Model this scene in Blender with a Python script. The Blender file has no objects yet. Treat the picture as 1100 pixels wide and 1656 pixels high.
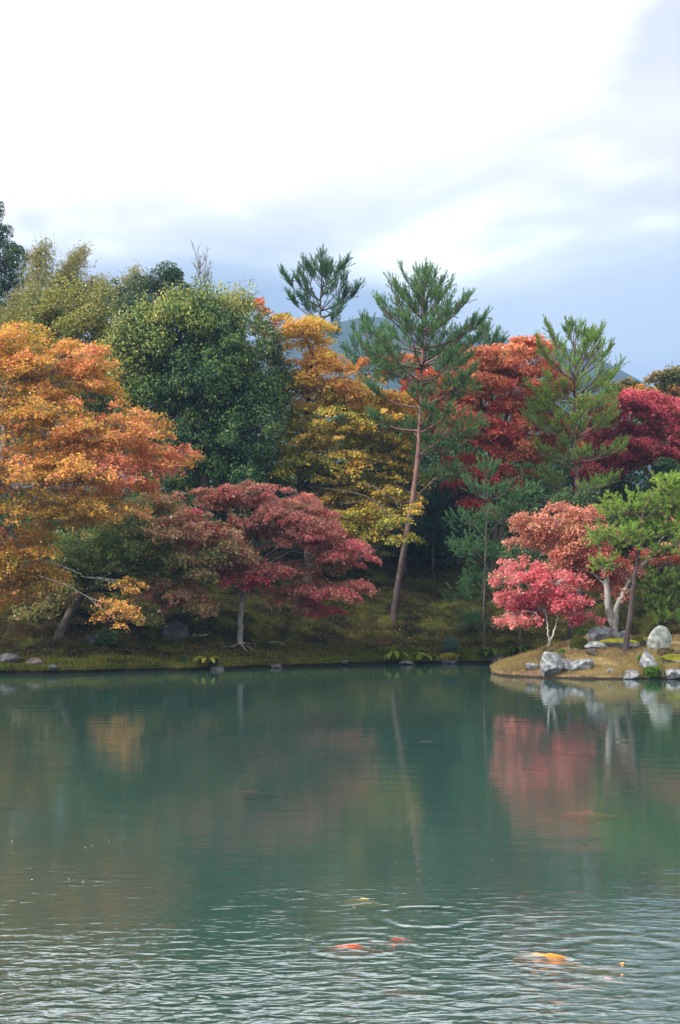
import bpy, bmesh, math
import numpy as np
from mathutils import Vector

C = bpy.context.scene.collection
SC = bpy.context.scene
HAZE = True
R = math.radians

# ------------------------------------------------------------------ camera, sky, sun, exposure
EYE = 2.5                      # metres above the pond
FPX = 2300.0                   # focal length in photograph pixels (50 mm on 36 mm height)
PITCH = math.atan((960 - 828) / FPX)

cam_d = bpy.data.cameras.new("camera")
cam_d.sensor_fit = 'VERTICAL'; cam_d.sensor_height = 36.0; cam_d.lens = 50.0
cam_d.clip_start = 0.1; cam_d.clip_end = 9000
cam = bpy.data.objects.new("camera", cam_d); C.objects.link(cam)
cam.location = (0, 0, EYE); cam.rotation_euler = (R(90) + PITCH, 0, 0)
SC.camera = cam

SUN_TO = Vector((-0.80, -0.34, 0.50)).normalized()     # towards the sun: from the left, a little behind the camera
SUN_EL = math.asin(SUN_TO.z)
SUN_AZ = math.atan2(SUN_TO.x, SUN_TO.y)

world = bpy.data.worlds.new("World"); SC.world = world; world.use_nodes = True
nt = world.node_tree; nt.nodes.clear()
def N(tree, typ, **kw):
    n = tree.nodes.new(typ)
    for k, v in kw.items(): setattr(n, k, v)
    return n
def math_node(tree, op, a, b=None, c=None, clamp=False):
    n = tree.nodes.new('ShaderNodeMath'); n.operation = op; n.use_clamp = clamp
    for i, v in enumerate((a, b, c)):
        if v is None: continue
        if isinstance(v, (int, float)): n.inputs[i].default_value = v
        else: tree.links.new(v, n.inputs[i])
    return n.outputs[0]
def maprange(tree, v, a, b, c=0.0, d=1.0, smooth=True):
    n = tree.nodes.new('ShaderNodeMapRange'); n.interpolation_type = 'SMOOTHSTEP' if smooth else 'LINEAR'
    tree.links.new(v, n.inputs[0])
    for i, x in enumerate((a, b, c, d)): n.inputs[i + 1].default_value = x
    return n.outputs[0]
def mixcol(tree, f, a, b, mode='MIX'):
    n = tree.nodes.new('ShaderNodeMix'); n.data_type = 'RGBA'; n.blend_type = mode
    for s, v in ((n.inputs[0], f), (n.inputs[6], a), (n.inputs[7], b)):
        if isinstance(v, (int, float)): s.default_value = v
        elif isinstance(v, (tuple, list)): s.default_value = (*v[:3], 1)
        else: tree.links.new(v, s)
    return n.outputs[2]
def noise(tree, vec, scale, detail=4, rough=0.55, dist=0.0):
    n = tree.nodes.new('ShaderNodeTexNoise'); n.inputs['Scale'].default_value = scale
    n.inputs['Detail'].default_value = detail; n.inputs['Roughness'].default_value = rough
    n.inputs['Distortion'].default_value = dist
    if vec is not None: tree.links.new(vec, n.inputs['Vector'])
    return n.outputs['Fac']

L = nt.links
sky = N(nt, 'ShaderNodeTexSky', sky_type='NISHITA'); sky.sun_disc = False
sky.sun_elevation = SUN_EL; sky.sun_rotation = SUN_AZ; sky.air_density = 1.2; sky.dust_density = 1.5
bg_sky = N(nt, 'ShaderNodeBackground'); bg_sky.inputs[1].default_value = 0.13
L.new(sky.outputs[0], bg_sky.inputs[0])
tc = N(nt, 'ShaderNodeTexCoord')
sep = N(nt, 'ShaderNodeSeparateXYZ'); L.new(tc.outputs['Generated'], sep.inputs[0])
zz = math_node(nt, 'MAXIMUM', sep.outputs[2], 0.0)
den = math_node(nt, 'ADD', zz, 0.16)
cx = math_node(nt, 'DIVIDE', sep.outputs[0], den); cy = math_node(nt, 'DIVIDE', sep.outputs[1], den)
comb = N(nt, 'ShaderNodeCombineXYZ'); L.new(cx, comb.inputs[0]); L.new(cy, comb.inputs[1])
mp = N(nt, 'ShaderNodeMapping'); mp.inputs['Location'].default_value = (3.1, 0.4, 0.0)
L.new(comb.outputs[0], mp.inputs[0])
n_big = noise(nt, mp.outputs[0], 0.8, 3, 0.45, 0.3)
n_fine = noise(nt, mp.outputs[0], 2.2, 5, 0.5, 0.4)
n_veil = noise(nt, mp.outputs[0], 1.1, 5, 0.5, 0.5)
# cloud shade: grey-blue bases low over the hills, white higher up and towards the sun, both broken by the noise
dots = N(nt, 'ShaderNodeVectorMath', operation='DOT_PRODUCT'); L.new(tc.outputs['Generated'], dots.inputs[0])
dots.inputs[1].default_value = Vector((SUN_TO.x, SUN_TO.y, 0)).normalized()
tone = math_node(nt, 'ADD', math_node(nt, 'MULTIPLY', zz, 5.0), math_node(nt, 'MULTIPLY', n_big, 0.6))
tone = math_node(nt, 'ADD', tone, math_node(nt, 'MULTIPLY', n_fine, 0.25))
tone = math_node(nt, 'ADD', tone, math_node(nt, 'MULTIPLY', dots.outputs['Value'], 0.45))
white = maprange(nt, tone, 1.21, 1.80)
bright = mixcol(nt, maprange(nt, n_veil, 0.40, 0.68), (0.83, 0.83, 0.85), (3.3, 3.24, 3.18))
low = mixcol(nt, maprange(nt, n_big, 0.36, 0.62), (0.33, 0.44, 0.60), (0.50, 0.60, 0.74))
ccol = mixcol(nt, white, low, bright)
bg_cl = N(nt, 'ShaderNodeBackground'); bg_cl.inputs[1].default_value = 1.0
L.new(ccol, bg_cl.inputs[0])
gap = math_node(nt, 'MULTIPLY', maprange(nt, math_node(nt, 'ADD', n_big, math_node(nt, 'MULTIPLY', n_fine, 0.35)), 0.62, 0.44), maprange(nt, zz, 0.28, 0.36))
cover = math_node(nt, 'SUBTRACT', 1.0, math_node(nt, 'MULTIPLY', gap, 0.35))
mixw = N(nt, 'ShaderNodeMixShader'); L.new(cover, mixw.inputs[0]); L.new(bg_sky.outputs[0], mixw.inputs[1]); L.new(bg_cl.outputs[0], mixw.inputs[2])
outw = N(nt, 'ShaderNodeOutputWorld'); L.new(mixw.outputs[0], outw.inputs[0])

sun_d = bpy.data.lights.new("sun", 'SUN'); sun_d.energy = 5.0; sun_d.angle = R(1.2); sun_d.color = (1.0, 0.93, 0.82)
sun = bpy.data.objects.new("sun", sun_d); C.objects.link(sun); sun.location = (-40, -10, 40)
sun.rotation_euler = (-SUN_TO).to_track_quat('-Z', 'Y').to_euler()

vs = SC.view_settings
vs.view_transform = 'Standard'; vs.look = 'None'; vs.exposure = 0.32; vs.gamma = 1.0; vs.use_curve_mapping = False
cy_ = SC.cycles
cy_.max_bounces = 7; cy_.diffuse_bounces = 3; cy_.glossy_bounces = 3; cy_.transmission_bounces = 4; cy_.transparent_max_bounces = 8
cy_.use_denoising = True
cy_.caustics_reflective = False; cy_.caustics_refractive = False
cy_.sample_clamp_indirect = 6.0

# ------------------------------------------------------------------ pixel <-> place helpers
def ray(px, py):
    x = (px - 550) / FPX; y = (828 - py) / FPX
    return np.array([x, math.cos(PITCH) - y * math.sin(PITCH), math.sin(PITCH) + y * math.cos(PITCH)])
def P(px, py, Y):
    d = ray(px, py)
    return np.array([0, 0, EYE]) + d * (Y / d[1])
def pxm(Y): return FPX / Y       # photograph pixels per metre at distance Y

# ------------------------------------------------------------------ mesh accumulation
def unit(a):
    return a / np.maximum(np.linalg.norm(a, axis=-1, keepdims=True), 1e-9)
def frame(n):
    ref = np.where(np.abs(n[:, 2:3]) < 0.9, np.array([[0, 0, 1.0]]), np.array([[1.0, 0, 0]]))
    a = unit(np.cross(ref, n)); b = np.cross(n, a)
    return a, b

class Acc:
    def __init__(s): s.V = []; s.Q = []; s.T = []; s.C = []; s.n = 0
    def add(s, V, Q=None, T=None, col=None):
        V = np.asarray(V, dtype=np.float32)
        if Q is not None and len(Q): s.Q.append(np.asarray(Q, dtype=np.int32) + s.n)
        if T is not None and len(T): s.T.append(np.asarray(T, dtype=np.int32) + s.n)
        s.V.append(V)
        if col is not None: s.C.append(np.asarray(col, dtype=np.float32))
        s.n += len(V)
    def mesh(s, name, mat, origin=(0, 0, 0), smooth=False):
        me = bpy.data.meshes.new(name)
        V = (np.concatenate(s.V) if s.V else np.zeros((0, 3), np.float32)) - np.asarray(origin, np.float32)
        Q = np.concatenate(s.Q) if s.Q else np.zeros((0, 4), np.int32)
        T = np.concatenate(s.T) if s.T else np.zeros((0, 3), np.int32)
        me.vertices.add(len(V)); me.vertices.foreach_set('co', V.ravel())
        nl = Q.size + T.size
        me.loops.add(nl); me.loops.foreach_set('vertex_index', np.concatenate([Q.ravel(), T.ravel()]).astype(np.int32))
        st = np.concatenate([np.arange(len(Q)) * 4, Q.size + np.arange(len(T)) * 3]).astype(np.int32)
        me.polygons.add(len(Q) + len(T)); me.polygons.foreach_set('loop_start', st)
        if s.C:
            c = np.concatenate(s.C); c4 = np.ones((len(c), 4), np.float32); c4[:, :3] = c
            at = me.color_attributes.new('tint', 'FLOAT_COLOR', 'POINT'); at.data.foreach_set('color', c4.ravel())
        me.update(calc_edges=True); me.validate()
        me.polygons.foreach_set('use_smooth', np.full(len(me.polygons), smooth))
        me.materials.append(mat)
        return me

def link(name, me, parent=None, loc=(0, 0, 0)):
    o = bpy.data.objects.new(name, me); C.objects.link(o)
    if parent is not None: o.parent = parent
    o.location = loc
    return o
def tag(o, label=None, cat=None, group=None, kind=None):
    if label: o['label'] = label
    if cat: o['category'] = cat
    if group: o['group'] = group
    if kind: o['kind'] = kind
    return o
def thing(name, loc, label, cat, group=None):
    o = bpy.data.objects.new(name, None); C.objects.link(o); o.empty_display_size = 0.3
    o.location = loc
    return tag(o, label, cat, group)
def part(name, acc, mat, root, smooth=False):
    """mesh built in world space, stored relative to its (unrotated) root"""
    o0 = np.array(root.matrix_world.translation) if False else np.array(root.location)
    return link(name, acc.mesh(name, mat, o0, smooth), root)

def tube(acc, pts, rad, sides=6, rng=None, rough=0.0, cap=True):
    pts = np.asarray(pts, float); n = len(pts); rad = np.broadcast_to(np.asarray(rad, float), (n,))
    tan = unit(np.gradient(pts, axis=0))
    a, b = frame(tan)
    for i in range(1, n):                       # keep the frames from twisting
        v = a[i - 1] - tan[i] * np.dot(a[i - 1], tan[i]); a[i] = v / max(np.linalg.norm(v), 1e-6); b[i] = np.cross(tan[i], a[i])
    th = np.arange(sides) / sides * 2 * np.pi
    rr = rad[:, None] * np.ones(sides)
    if rng is not None and rough: rr = rr * (1 + rough * rng.normal(size=(n, sides)))
    V = pts[:, None, :] + rr[..., None] * (np.cos(th)[None, :, None] * a[:, None, :] + np.sin(th)[None, :, None] * b[:, None, :])
    i = np.arange(n - 1)[:, None] * sides; k = np.arange(sides)[None, :]; k2 = (k + 1) % sides
    Q = np.stack([i + k, i + k2, i + sides + k2, i + sides + k], -1).reshape(-1, 4)
    V = V.reshape(-1, 3); T = None
    if cap:
        V = np.vstack([V, pts[-1:]]); e = n * sides
        T = np.stack([(n - 1) * sides + k[0], (n - 1) * sides + k2[0], np.full(sides, e)], -1)
    acc.add(V, Q, T)

def curve(ctrl, n=8, rng=None, wob=0.0):
    """smooth Catmull-Rom path through control points"""
    c = np.asarray(ctrl, float)
    c = np.vstack([2 * c[0] - c[1], c, 2 * c[-1] - c[-2]])
    out = []
    for i in range(1, len(c) - 2):
        t = np.linspace(0, 1, n, endpoint=False)[:, None]
        p0, p1, p2, p3 = c[i - 1:i + 3]
        out.append(0.5 * (2 * p1 + (p2 - p0) * t + (2 * p0 - 5 * p1 + 4 * p2 - p3) * t ** 2 + (3 * p1 - p0 - 3 * p2 + p3) * t ** 3))
    out.append(c[-2:-1]); q = np.vstack(out)
    if rng is not None and wob:
        w = rng.normal(size=q.shape) * wob; w[0] = 0; q = q + w
    return q

def wav(p, rng_seed, freq, octs=4):
    """cheap smooth 3-D noise in about -1..1"""
    r = np.random.default_rng(rng_seed); out = np.zeros(len(p)); amp = 1; tot = 0
    for o in range(octs):
        for _ in range(3):
            k = unit(r.normal(size=3)) * freq * (1.9 ** o) * r.uniform(0.7, 1.3)
            out += amp * np.sin(p @ k + r.uniform(0, 6.28))
        tot += amp * 1.7; amp *= 0.55
    return out / tot

def palette(pal, t):
    pal = np.asarray(pal, float); t = np.clip(t, 0, 1) * (len(pal) - 1)
    i = np.minimum(t.astype(int), len(pal) - 2); f = (t - i)[:, None]
    return pal[i] * (1 - f) + pal[i + 1] * f

def leaf_quads(acc, p, n, d, ln, wd, col, fold=0.18):
    n = unit(n); d = unit(d - n * np.sum(d * n, 1, keepdims=True)); s = np.cross(n, d)
    ln = np.asarray(ln)[:, None]; wd = np.asarray(wd)[:, None]
    b = p - d * ln * 0.5; t = p + d * ln * 0.5 - n * ln * fold * 0.5
    l = p + s * wd * 0.5 + n * ln * fold; r = p - s * wd * 0.5 + n * ln * fold
    V = np.stack([b, r, t, l], 1).reshape(-1, 3)
    Q = np.arange(len(V)).reshape(-1, 4)
    acc.add(V, Q, None, np.repeat(col, 4, 0))

# ------------------------------------------------------------------ materials
def new_mat(name):
    m = bpy.data.materials.new(name); m.use_nodes = True; m.node_tree.nodes.clear()
    o = N(m.node_tree, 'ShaderNodeOutputMaterial'); return m, m.node_tree, o
def leaf_mat(name, trans=0.35, gloss=0.0, rough=0.45):
    m, t, o = new_mat(name)
    at = N(t, 'ShaderNodeAttribute', attribute_name='tint')
    df = N(t, 'ShaderNodeBsdfDiffuse'); tr = N(t, 'ShaderNodeBsdfTranslucent')
    t.links.new(at.outputs[0], df.inputs[0])
    hs = N(t, 'ShaderNodeHueSaturation'); hs.inputs['Saturation'].default_value = 1.1; hs.inputs['Value'].default_value = 1.15
    t.links.new(at.outputs[0], hs.inputs['Color']); t.links.new(hs.outputs[0], tr.inputs[0])
    mx = N(t, 'ShaderNodeMixShader'); mx.inputs[0].default_value = trans
    t.links.new(df.outputs[0], mx.inputs[1]); t.links.new(tr.outputs[0], mx.inputs[2])
    if gloss:
        gl = N(t, 'ShaderNodeBsdfGlossy'); gl.inputs['Roughness'].default_value = rough
        lw = N(t, 'ShaderNodeFresnel'); lw.inputs[0].default_value = 1.4
        f = math_node(t, 'MULTIPLY', lw.outputs[0], gloss)
        m2 = N(t, 'ShaderNodeMixShader'); t.links.new(f, m2.inputs[0]); t.links.new(mx.outputs[0], m2.inputs[1]); t.links.new(gl.outputs[0], m2.inputs[2])
        t.links.new(m2.outputs[0], o.inputs[0])
    else: t.links.new(mx.outputs[0], o.inputs[0])
    return m
def surf_mat(name, stops, scale, detail=6, rough=0.9, bump=0.3, bscale=None, stretch=(1, 1, 1), second=None, dist=0.02, spec=0.2):
    """noise-driven colour ramp with fine relief; second=(colour, scale, lo, hi) lays patches of another colour on it"""
    m, t, o = new_mat(name)
    tc = N(t, 'ShaderNodeTexCoord'); mp = N(t, 'ShaderNodeMapping'); mp.inputs['Scale'].default_value = stretch
    t.links.new(tc.outputs['Object'], mp.inputs[0])
    f = noise(t, mp.outputs[0], scale, detail, 0.62, 0.2)
    rp = N(t, 'ShaderNodeValToRGB'); t.links.new(f, rp.inputs[0])
    el = rp.color_ramp.elements
    while len(el) > 1: el.remove(el[-1])
    el[0].position = stops[0][0]; el[0].color = (*stops[0][1], 1)
    for p_, c_ in stops[1:]:
        e = el.new(p_); e.color = (*c_, 1)
    col = rp.outputs[0]
    if second:
        for sc_ in ([second] if not isinstance(second, list) else second):
            g = noise(t, tc.outputs['Object'], sc_[1], 5, 0.6, 0.5)
            col = mixcol(t, maprange(t, g, sc_[2], sc_[3]), col, sc_[0])
    b = N(t, 'ShaderNodeBsdfPrincipled'); b.inputs['Roughness'].default_value = rough
    b.inputs['Specular IOR Level'].default_value = spec
    t.links.new(col, b.inputs['Base Color'])
    if bump:
        g = noise(t, mp.outputs[0], bscale or scale * 2.5, 8, 0.7)
        bp = N(t, 'ShaderNodeBump'); bp.inputs['Strength'].default_value = bump; bp.inputs['Distance'].default_value = dist
        t.links.new(g, bp.inputs['Height']); t.links.new(bp.outputs[0], b.inputs['Normal'])
    t.links.new(b.outputs[0], o.inputs[0])
    return m

M_MAPLE = leaf_mat('maple_leaf', 0.38, 0.35, 0.5)
M_GLOSSY = leaf_mat('evergreen_leaf', 0.2, 0.4, 0.4)
M_LEAF = leaf_mat('soft_leaf', 0.3)
M_NEEDLE = leaf_mat('pine_needle', 0.35)
M_BARK_GREY = surf_mat('grey_bark', [(0.3, (0.10, 0.09, 0.08)), (0.55, (0.21, 0.20, 0.18)), (0.75, (0.33, 0.32, 0.30))], 7, bump=0.7, stretch=(1, 1, 0.35))
M_BARK_PALE = surf_mat('pale_bark', [(0.3, (0.12, 0.105, 0.095)), (0.5, (0.27, 0.25, 0.23)), (0.75, (0.42, 0.40, 0.37))], 6, bump=0.6, stretch=(1, 1, 0.4),
                       second=((0.16, 0.18, 0.10), 3.0, 0.58, 0.72))
M_BARK_DARK = surf_mat('dark_bark', [(0.3, (0.035, 0.03, 0.025)), (0.6, (0.09, 0.075, 0.06)), (0.8, (0.15, 0.13, 0.11))], 7, bump=0.8, stretch=(1, 1, 0.35))
M_BARK_PINE = surf_mat('red_pine_bark', [(0.3, (0.06, 0.042, 0.038)), (0.5, (0.17, 0.115, 0.10)), (0.72, (0.27, 0.19, 0.17))], 5, bump=0.9, stretch=(1, 1, 0.4), dist=0.03)
def pine_bark(m):
    t = m.node_tree; b = [n for n in t.nodes if n.type == 'BSDF_PRINCIPLED'][0]; src = b.inputs['Base Color'].links[0].from_socket
    tc = N(t, 'ShaderNodeTexCoord'); s = N(t, 'ShaderNodeSeparateXYZ'); t.links.new(tc.outputs['Object'], s.inputs[0])
    low = maprange(t, math_node(t, 'ADD', s.outputs[2], math_node(t, 'MULTIPLY', noise(t, tc.outputs['Object'], 1.5), 2.0)), 2.0, 7.5)
    t.links.new(mixcol(t, 1.0, src, mixcol(t, low, (0.38, 0.42, 0.46), (1.0, 0.82, 0.78)), 'MULTIPLY'), b.inputs['Base Color'])
pine_bark(M_BARK_PINE)
M_TWIG = surf_mat('white_twig', [(0.3, (0.36, 0.34, 0.33)), (0.7, (0.62, 0.60, 0.60))], 5, bump=0.2)

# ------------------------------------------------------------------ the ground: shoreline, bank, slope
def sstep(a, b, x):
    t = np.clip((x - a) / (b - a), 0, 1); return t * t * (3 - 2 * t)
SHX = np.array([-400, -60, -45, -30, -22, -15, -10.0, -7.5, -5, -3, -1.5, 0, 1.5, 3, 5, 8, 12, 17, 22, 30, 45, 60, 400])
SHY = np.array([-30, -25, -5, 30, 40, 43.5, 44.3, 45.2, 46.4, 47.6, 48.8, 49.6, 50.4, 50.9, 51.2, 51.6, 51, 48, 42, 30, -5, -25, -30])
def shore(X):
    X = np.asarray(X, float)
    return np.interp(X, SHX, SHY) + 0.16 * np.sin(X * 1.7 + 0.4) + 0.09 * np.sin(X * 4.3 + 1.0) + 0.05 * np.sin(X * 9.7)
PT = np.array([-60, -3, -0.6, -0.12, -0.02, 0.1, 0.5, 3, 5, 9, 13, 25, 60, 200, 700, 3000])
PZ = np.array([-1.4, -1.3, -0.8, -0.25, 0.10, 0.20, 0.27, 0.72, 1.45, 2.75, 4.0, 6.6, 10, 13, 14, 14])
def hummock(X, Y):
    p = np.stack([np.ravel(X), np.ravel(Y), np.zeros(np.size(X))], 1)
    return (wav(p * [1, 1.3, 0], 11, 0.9, 5)).reshape(np.shape(X))
def bank_z(X, Y):
    t = np.asarray(Y, float) - shore(X)
    z = np.interp(t, PT, PZ)
    return z + 0.30 * hummock(X, Y) * sstep(0.3, 5, t) + 0.07 * hummock(np.asarray(X) * 3.1, np.asarray(Y) * 3.1) * sstep(0.0, 0.6, t)
ISL_L, ISL_R = 4.75, 20.0
def isl_front(X):
    s = np.clip((X - ISL_L) / 3.2, 0, 1)
    return 44.6 - 2.75 * np.sqrt(1 - (1 - s) ** 2) + 0.10 * np.sin(X * 2.3) + 0.06 * np.sin(X * 5.9) + 0.4 * sstep(15, 20, X)
def isl_back(X):
    s = np.clip((X - ISL_L) / 3.5, 0, 1)
    return 44.6 + 4.2 * np.sqrt(1 - (1 - s) ** 2) + 0.2 * np.sin(X * 1.4)
def isl_z(X, Y):
    X = np.asarray(X, float); Y = np.asarray(Y, float)
    e = np.minimum(Y - isl_front(X), isl_back(X) - Y)
    e = np.minimum(e, np.minimum((X - ISL_L) * 1.0, (ISL_R - X)))
    z = np.interp(e, [-3, -0.25, -0.04, 0.04, 0.25, 1.0, 2.2, 3.2, 5], [-1.35, -0.7, -0.15, 0.12, 0.2, 0.42, 0.82, 1.08, 1.2])
    return z + 0.05 * hummock(X * 2.2, Y * 2.2) * sstep(0.05, 0.8, e)
def gz(X, Y): return np.maximum(bank_z(X, Y), isl_z(X, Y))
def G(px, py, lo=20, hi=110):
    """the ground point seen at a photograph pixel"""
    d = ray(px, py); Y = np.arange(lo, hi, 0.03); pts = d[None] * (Y / d[1])[:, None] + [0, 0, EYE]
    hit = np.nonzero(pts[:, 2] <= gz(pts[:, 0], pts[:, 1]))[0]
    p = pts[hit[0]] if len(hit) else pts[-1]
    return np.array([p[0], p[1], float(gz(p[0], p[1]))])
def GX(px, Y):
    X = (px - 550) / FPX * Y
    return np.array([X, Y, float(gz(X, Y))])

def grid_obj(name, X, Y, Z, mat, smooth=True):
    ny, nx = X.shape; V = np.stack([X, Y, Z], -1).reshape(-1, 3)
    i = np.arange(ny - 1)[:, None] * nx; k = np.arange(nx - 1)[None]
    Q = np.stack([i + k, i + k + 1, i + nx + k + 1, i + nx + k], -1).reshape(-1, 4)
    a = Acc(); a.add(V, Q); return tag(link(name, a.mesh(name, mat, (0, 0, 0), smooth)), kind='structure')

M_MOSS = surf_mat('moss_ground', [(0.36, (0.007, 0.006, 0.005)), (0.46, (0.018, 0.016, 0.007)), (0.54, (0.038, 0.040, 0.010)), (0.64, (0.080, 0.088, 0.016)), (0.78, (0.075, 0.052, 0.026))],
                  0.9, 9, 0.95, 1.0, 7, dist=0.12, second=[((0.045, 0.028, 0.016), 0.45, 0.52, 0.66), ((0.075, 0.085, 0.014), 1.6, 0.60, 0.74)], spec=0.05)
M_ISLE = surf_mat('dry_turf', [(0.28, (0.10, 0.06, 0.045)), (0.42, (0.22, 0.15, 0.085)), (0.56, (0.32, 0.24, 0.11)), (0.74, (0.42, 0.33, 0.17))],
                  1.7, 9, 0.95, 0.8, 14, dist=0.04, second=[((0.16, 0.095, 0.075), 0.8, 0.47, 0.58), ((0.15, 0.14, 0.03), 1.1, 0.58, 0.68)], spec=0.1)
M_BED = surf_mat('pond_mud', [(0.3, (0.02, 0.035, 0.025)), (0.7, (0.05, 0.07, 0.05))], 0.8, 4, 1.0, 0.2)
M_NEAR = surf_mat('near_bank_gravel', [(0.3, (0.12, 0.11, 0.09)), (0.7, (0.30, 0.28, 0.24))], 8, 6, 0.95, 0.6)

def wet_margin(m, z0, z1, col):
    t = m.node_tree; b = [n for n in t.nodes if n.type == 'BSDF_PRINCIPLED'][0]; src = b.inputs['Base Color'].links[0].from_socket
    tc = N(t, 'ShaderNodeTexCoord'); s = N(t, 'ShaderNodeSeparateXYZ'); t.links.new(tc.outputs['Object'], s.inputs[0])
    f = maprange(t, math_node(t, 'ADD', s.outputs[2], math_node(t, 'MULTIPLY', math_node(t, 'SUBTRACT', noise(t, tc.outputs['Object'], 1.8), 0.5), 0.14)), z0, z1, 1.0, 0.0)
    t.links.new(mixcol(t, f, src, col), b.inputs['Base Color'])
wet_margin(M_MOSS, 0.07, 0.15, (0.010, 0.009, 0.007)); wet_margin(M_ISLE, 0.03, 0.10, (0.030, 0.022, 0.016))
xs = np.concatenate([-np.geomspace(34, 1150, 28)[::-1], np.arange(-33, 33.01, 0.22), np.geomspace(34, 1150, 28)])
ts = np.concatenate([[-8, -5, -3, -1.5, -0.8, -0.4, -0.2, -0.1, -0.03, 0.03, 0.1, 0.2, 0.35], np.arange(0.5, 22, 0.22), np.geomspace(22.5, 1230, 45)])
gX, gT = np.meshgrid(xs, ts); gY = shore(gX) + gT
grid_obj('ground', gX, gY, bank_z(gX, gY), M_MOSS)
iX, iY = np.meshgrid(np.arange(ISL_L - 0.6, ISL_R + 0.6, 0.1), np.arange(41.0, 49.8, 0.1))
grid_obj('island', iX, iY, isl_z(iX, iY), M_ISLE)
bX, bY = np.meshgrid(np.linspace(-80, 80, 9), np.linspace(-40, 70, 9)); grid_obj('pond_bed', bX, bY, bX * 0 - 1.45, M_BED)
nX, nY = np.meshgrid(np.concatenate([np.linspace(-700, -45, 8), np.arange(-40, 41, 1.0), np.linspace(45, 700, 8)]), np.array([-600, -200, -60, -20, -5, 0, 2, 3.5, 4.6, 5.0, 5.15, 5.3, 6.5]))
grid_obj('near_bank', nX, nY + 0.15 * np.sin(nX * 1.3) * (nY > 1), np.interp(nY, [-600, -60, -5, 3.5, 5.0, 5.15, 5.3, 6.5], [3, 1.4, 0.9, 0.8, 0.55, 0.1, -0.5, -1.5]), M_NEAR)

# ------------------------------------------------------------------ water
def water_material():
    m, t, o = new_mat('pond_water'); lk = t.links
    tc = N(t, 'ShaderNodeTexCoord'); sp = N(t, 'ShaderNodeSeparateXYZ'); lk.new(tc.outputs['Object'], sp.inputs[0])
    def nz(sx, sy, scale, det, rot=0, dist=0.0):
        mp = N(t, 'ShaderNodeMapping'); mp.inputs['Scale'].default_value = (sx, sy, 1); mp.inputs['Rotation'].default_value = (0, 0, R(rot))
        lk.new(tc.outputs['Object'], mp.inputs[0]); return noise(t, mp.outputs[0], scale, det, 0.5, dist)
    # breeze reaches the near part of the pond; broken edges
    patch = nz(1, 1.0, 0.35, 3)
    reach = math_node(t, 'ADD', sp.outputs[1], math_node(t, 'MULTIPLY', math_node(t, 'SUBTRACT', patch, 0.5), 9.0))
    near = maprange(t, reach, 13.6, 6.5)
    mid = maprange(t, reach, 40, 12)
    w1 = maprange(t, nz(0.5, 1.0, 7.5, 2, 5, 0.5), 0.40, 0.74)
    w2 = nz(0.5, 1.0, 16.0, 2, -7, 0.3)
    w3 = nz(0.5, 1.0, 2.2, 2, 12)
    h = math_node(t, 'MULTIPLY', w1, math_node(t, 'ADD', math_node(t, 'MULTIPLY', near, 0.0085), 0.00012))
    h = math_node(t, 'ADD', h, math_node(t, 'MULTIPLY', w2, math_node(t, 'ADD', math_node(t, 'MULTIPLY', near, 0.0042), math_node(t, 'MULTIPLY', mid, 0.0011))))
    h = math_node(t, 'ADD', h, math_node(t, 'MULTIPLY', w3, 0.004))
    # rings where carp have stirred the surface: (photograph pixel, ring radius, number of crests, height)
    for (px, py, rad, k, amp) in ((690, 1484, 0.50, 30, 0.0026), (575, 1530, 0.45, 30, 0.0017), (1010, 1545, 0.75, 24, 0.003), (880, 1560, 0.55, 30, 0.0018)):
        d = ray(px, py); c = d * (-EYE / d[2])
        dx = math_node(t, 'SUBTRACT', sp.outputs[0], float(c[0])); dy = math_node(t, 'SUBTRACT', sp.outputs[1], float(c[1]))
        rr = math_node(t, 'SQRT', math_node(t, 'ADD', math_node(t, 'MULTIPLY', dx, dx), math_node(t, 'MULTIPLY', dy, dy)))
        env = math_node(t, 'MULTIPLY', maprange(t, rr, rad * 1.15, rad * 0.7), maprange(t, rr, rad * 0.1, rad * 0.75))
        s = math_node(t, 'SINE', math_node(t, 'MULTIPLY', rr, float(k)))
        h = math_node(t, 'ADD', h, math_node(t, 'MULTIPLY', math_node(t, 'MULTIPLY', s, env), amp))
    bp = N(t, 'ShaderNodeBump'); bp.inputs['Strength'].default_value = 1.0; bp.inputs['Distance'].default_value = 1.0
    lk.new(h, bp.inputs['Height'])
    fr = N(t, 'ShaderNodeFresnel'); fr.inputs[0].default_value = 1.6; lk.new(bp.outputs[0], fr.inputs[1])
    gl = N(t, 'ShaderNodeBsdfGlossy'); gl.inputs['Roughness'].default_value = 0.045; lk.new(bp.outputs[0], gl.inputs['Normal'])
    gl.inputs[0].default_value = (0.95, 0.97, 1, 1)
    df = N(t, 'ShaderNodeBsdfDiffuse')
    silt = nz(1, 1, 0.06, 3)
    lk.new(mixcol(t, maprange(t, silt, 0.35, 0.65), (0.056, 0.146, 0.118), (0.068, 0.170, 0.146)), df.inputs[0])
    tr = N(t, 'ShaderNodeBsdfTransparent'); tr.inputs[0].default_value = (0.90, 0.96, 0.92, 1)
    body = N(t, 'ShaderNodeMixShader'); body.inputs[0].default_value = 0.68
    lk.new(df.outputs[0], body.inputs[1]); lk.new(tr.outputs[0], body.inputs[2])
    mx = N(t, 'ShaderNodeMixShader'); lk.new(fr.outputs[0], mx.inputs[0]); lk.new(body.outputs[0], mx.inputs[1]); lk.new(gl.outputs[0], mx.inputs[2])
    lk.new(mx.outputs[0], o.inputs[0])
    return m
wX, wY = np.meshgrid(np.linspace(-75, 75, 31), np.linspace(-30, 66, 31))
grid_obj('water', wX, wY, wX * 0, water_material())

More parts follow.
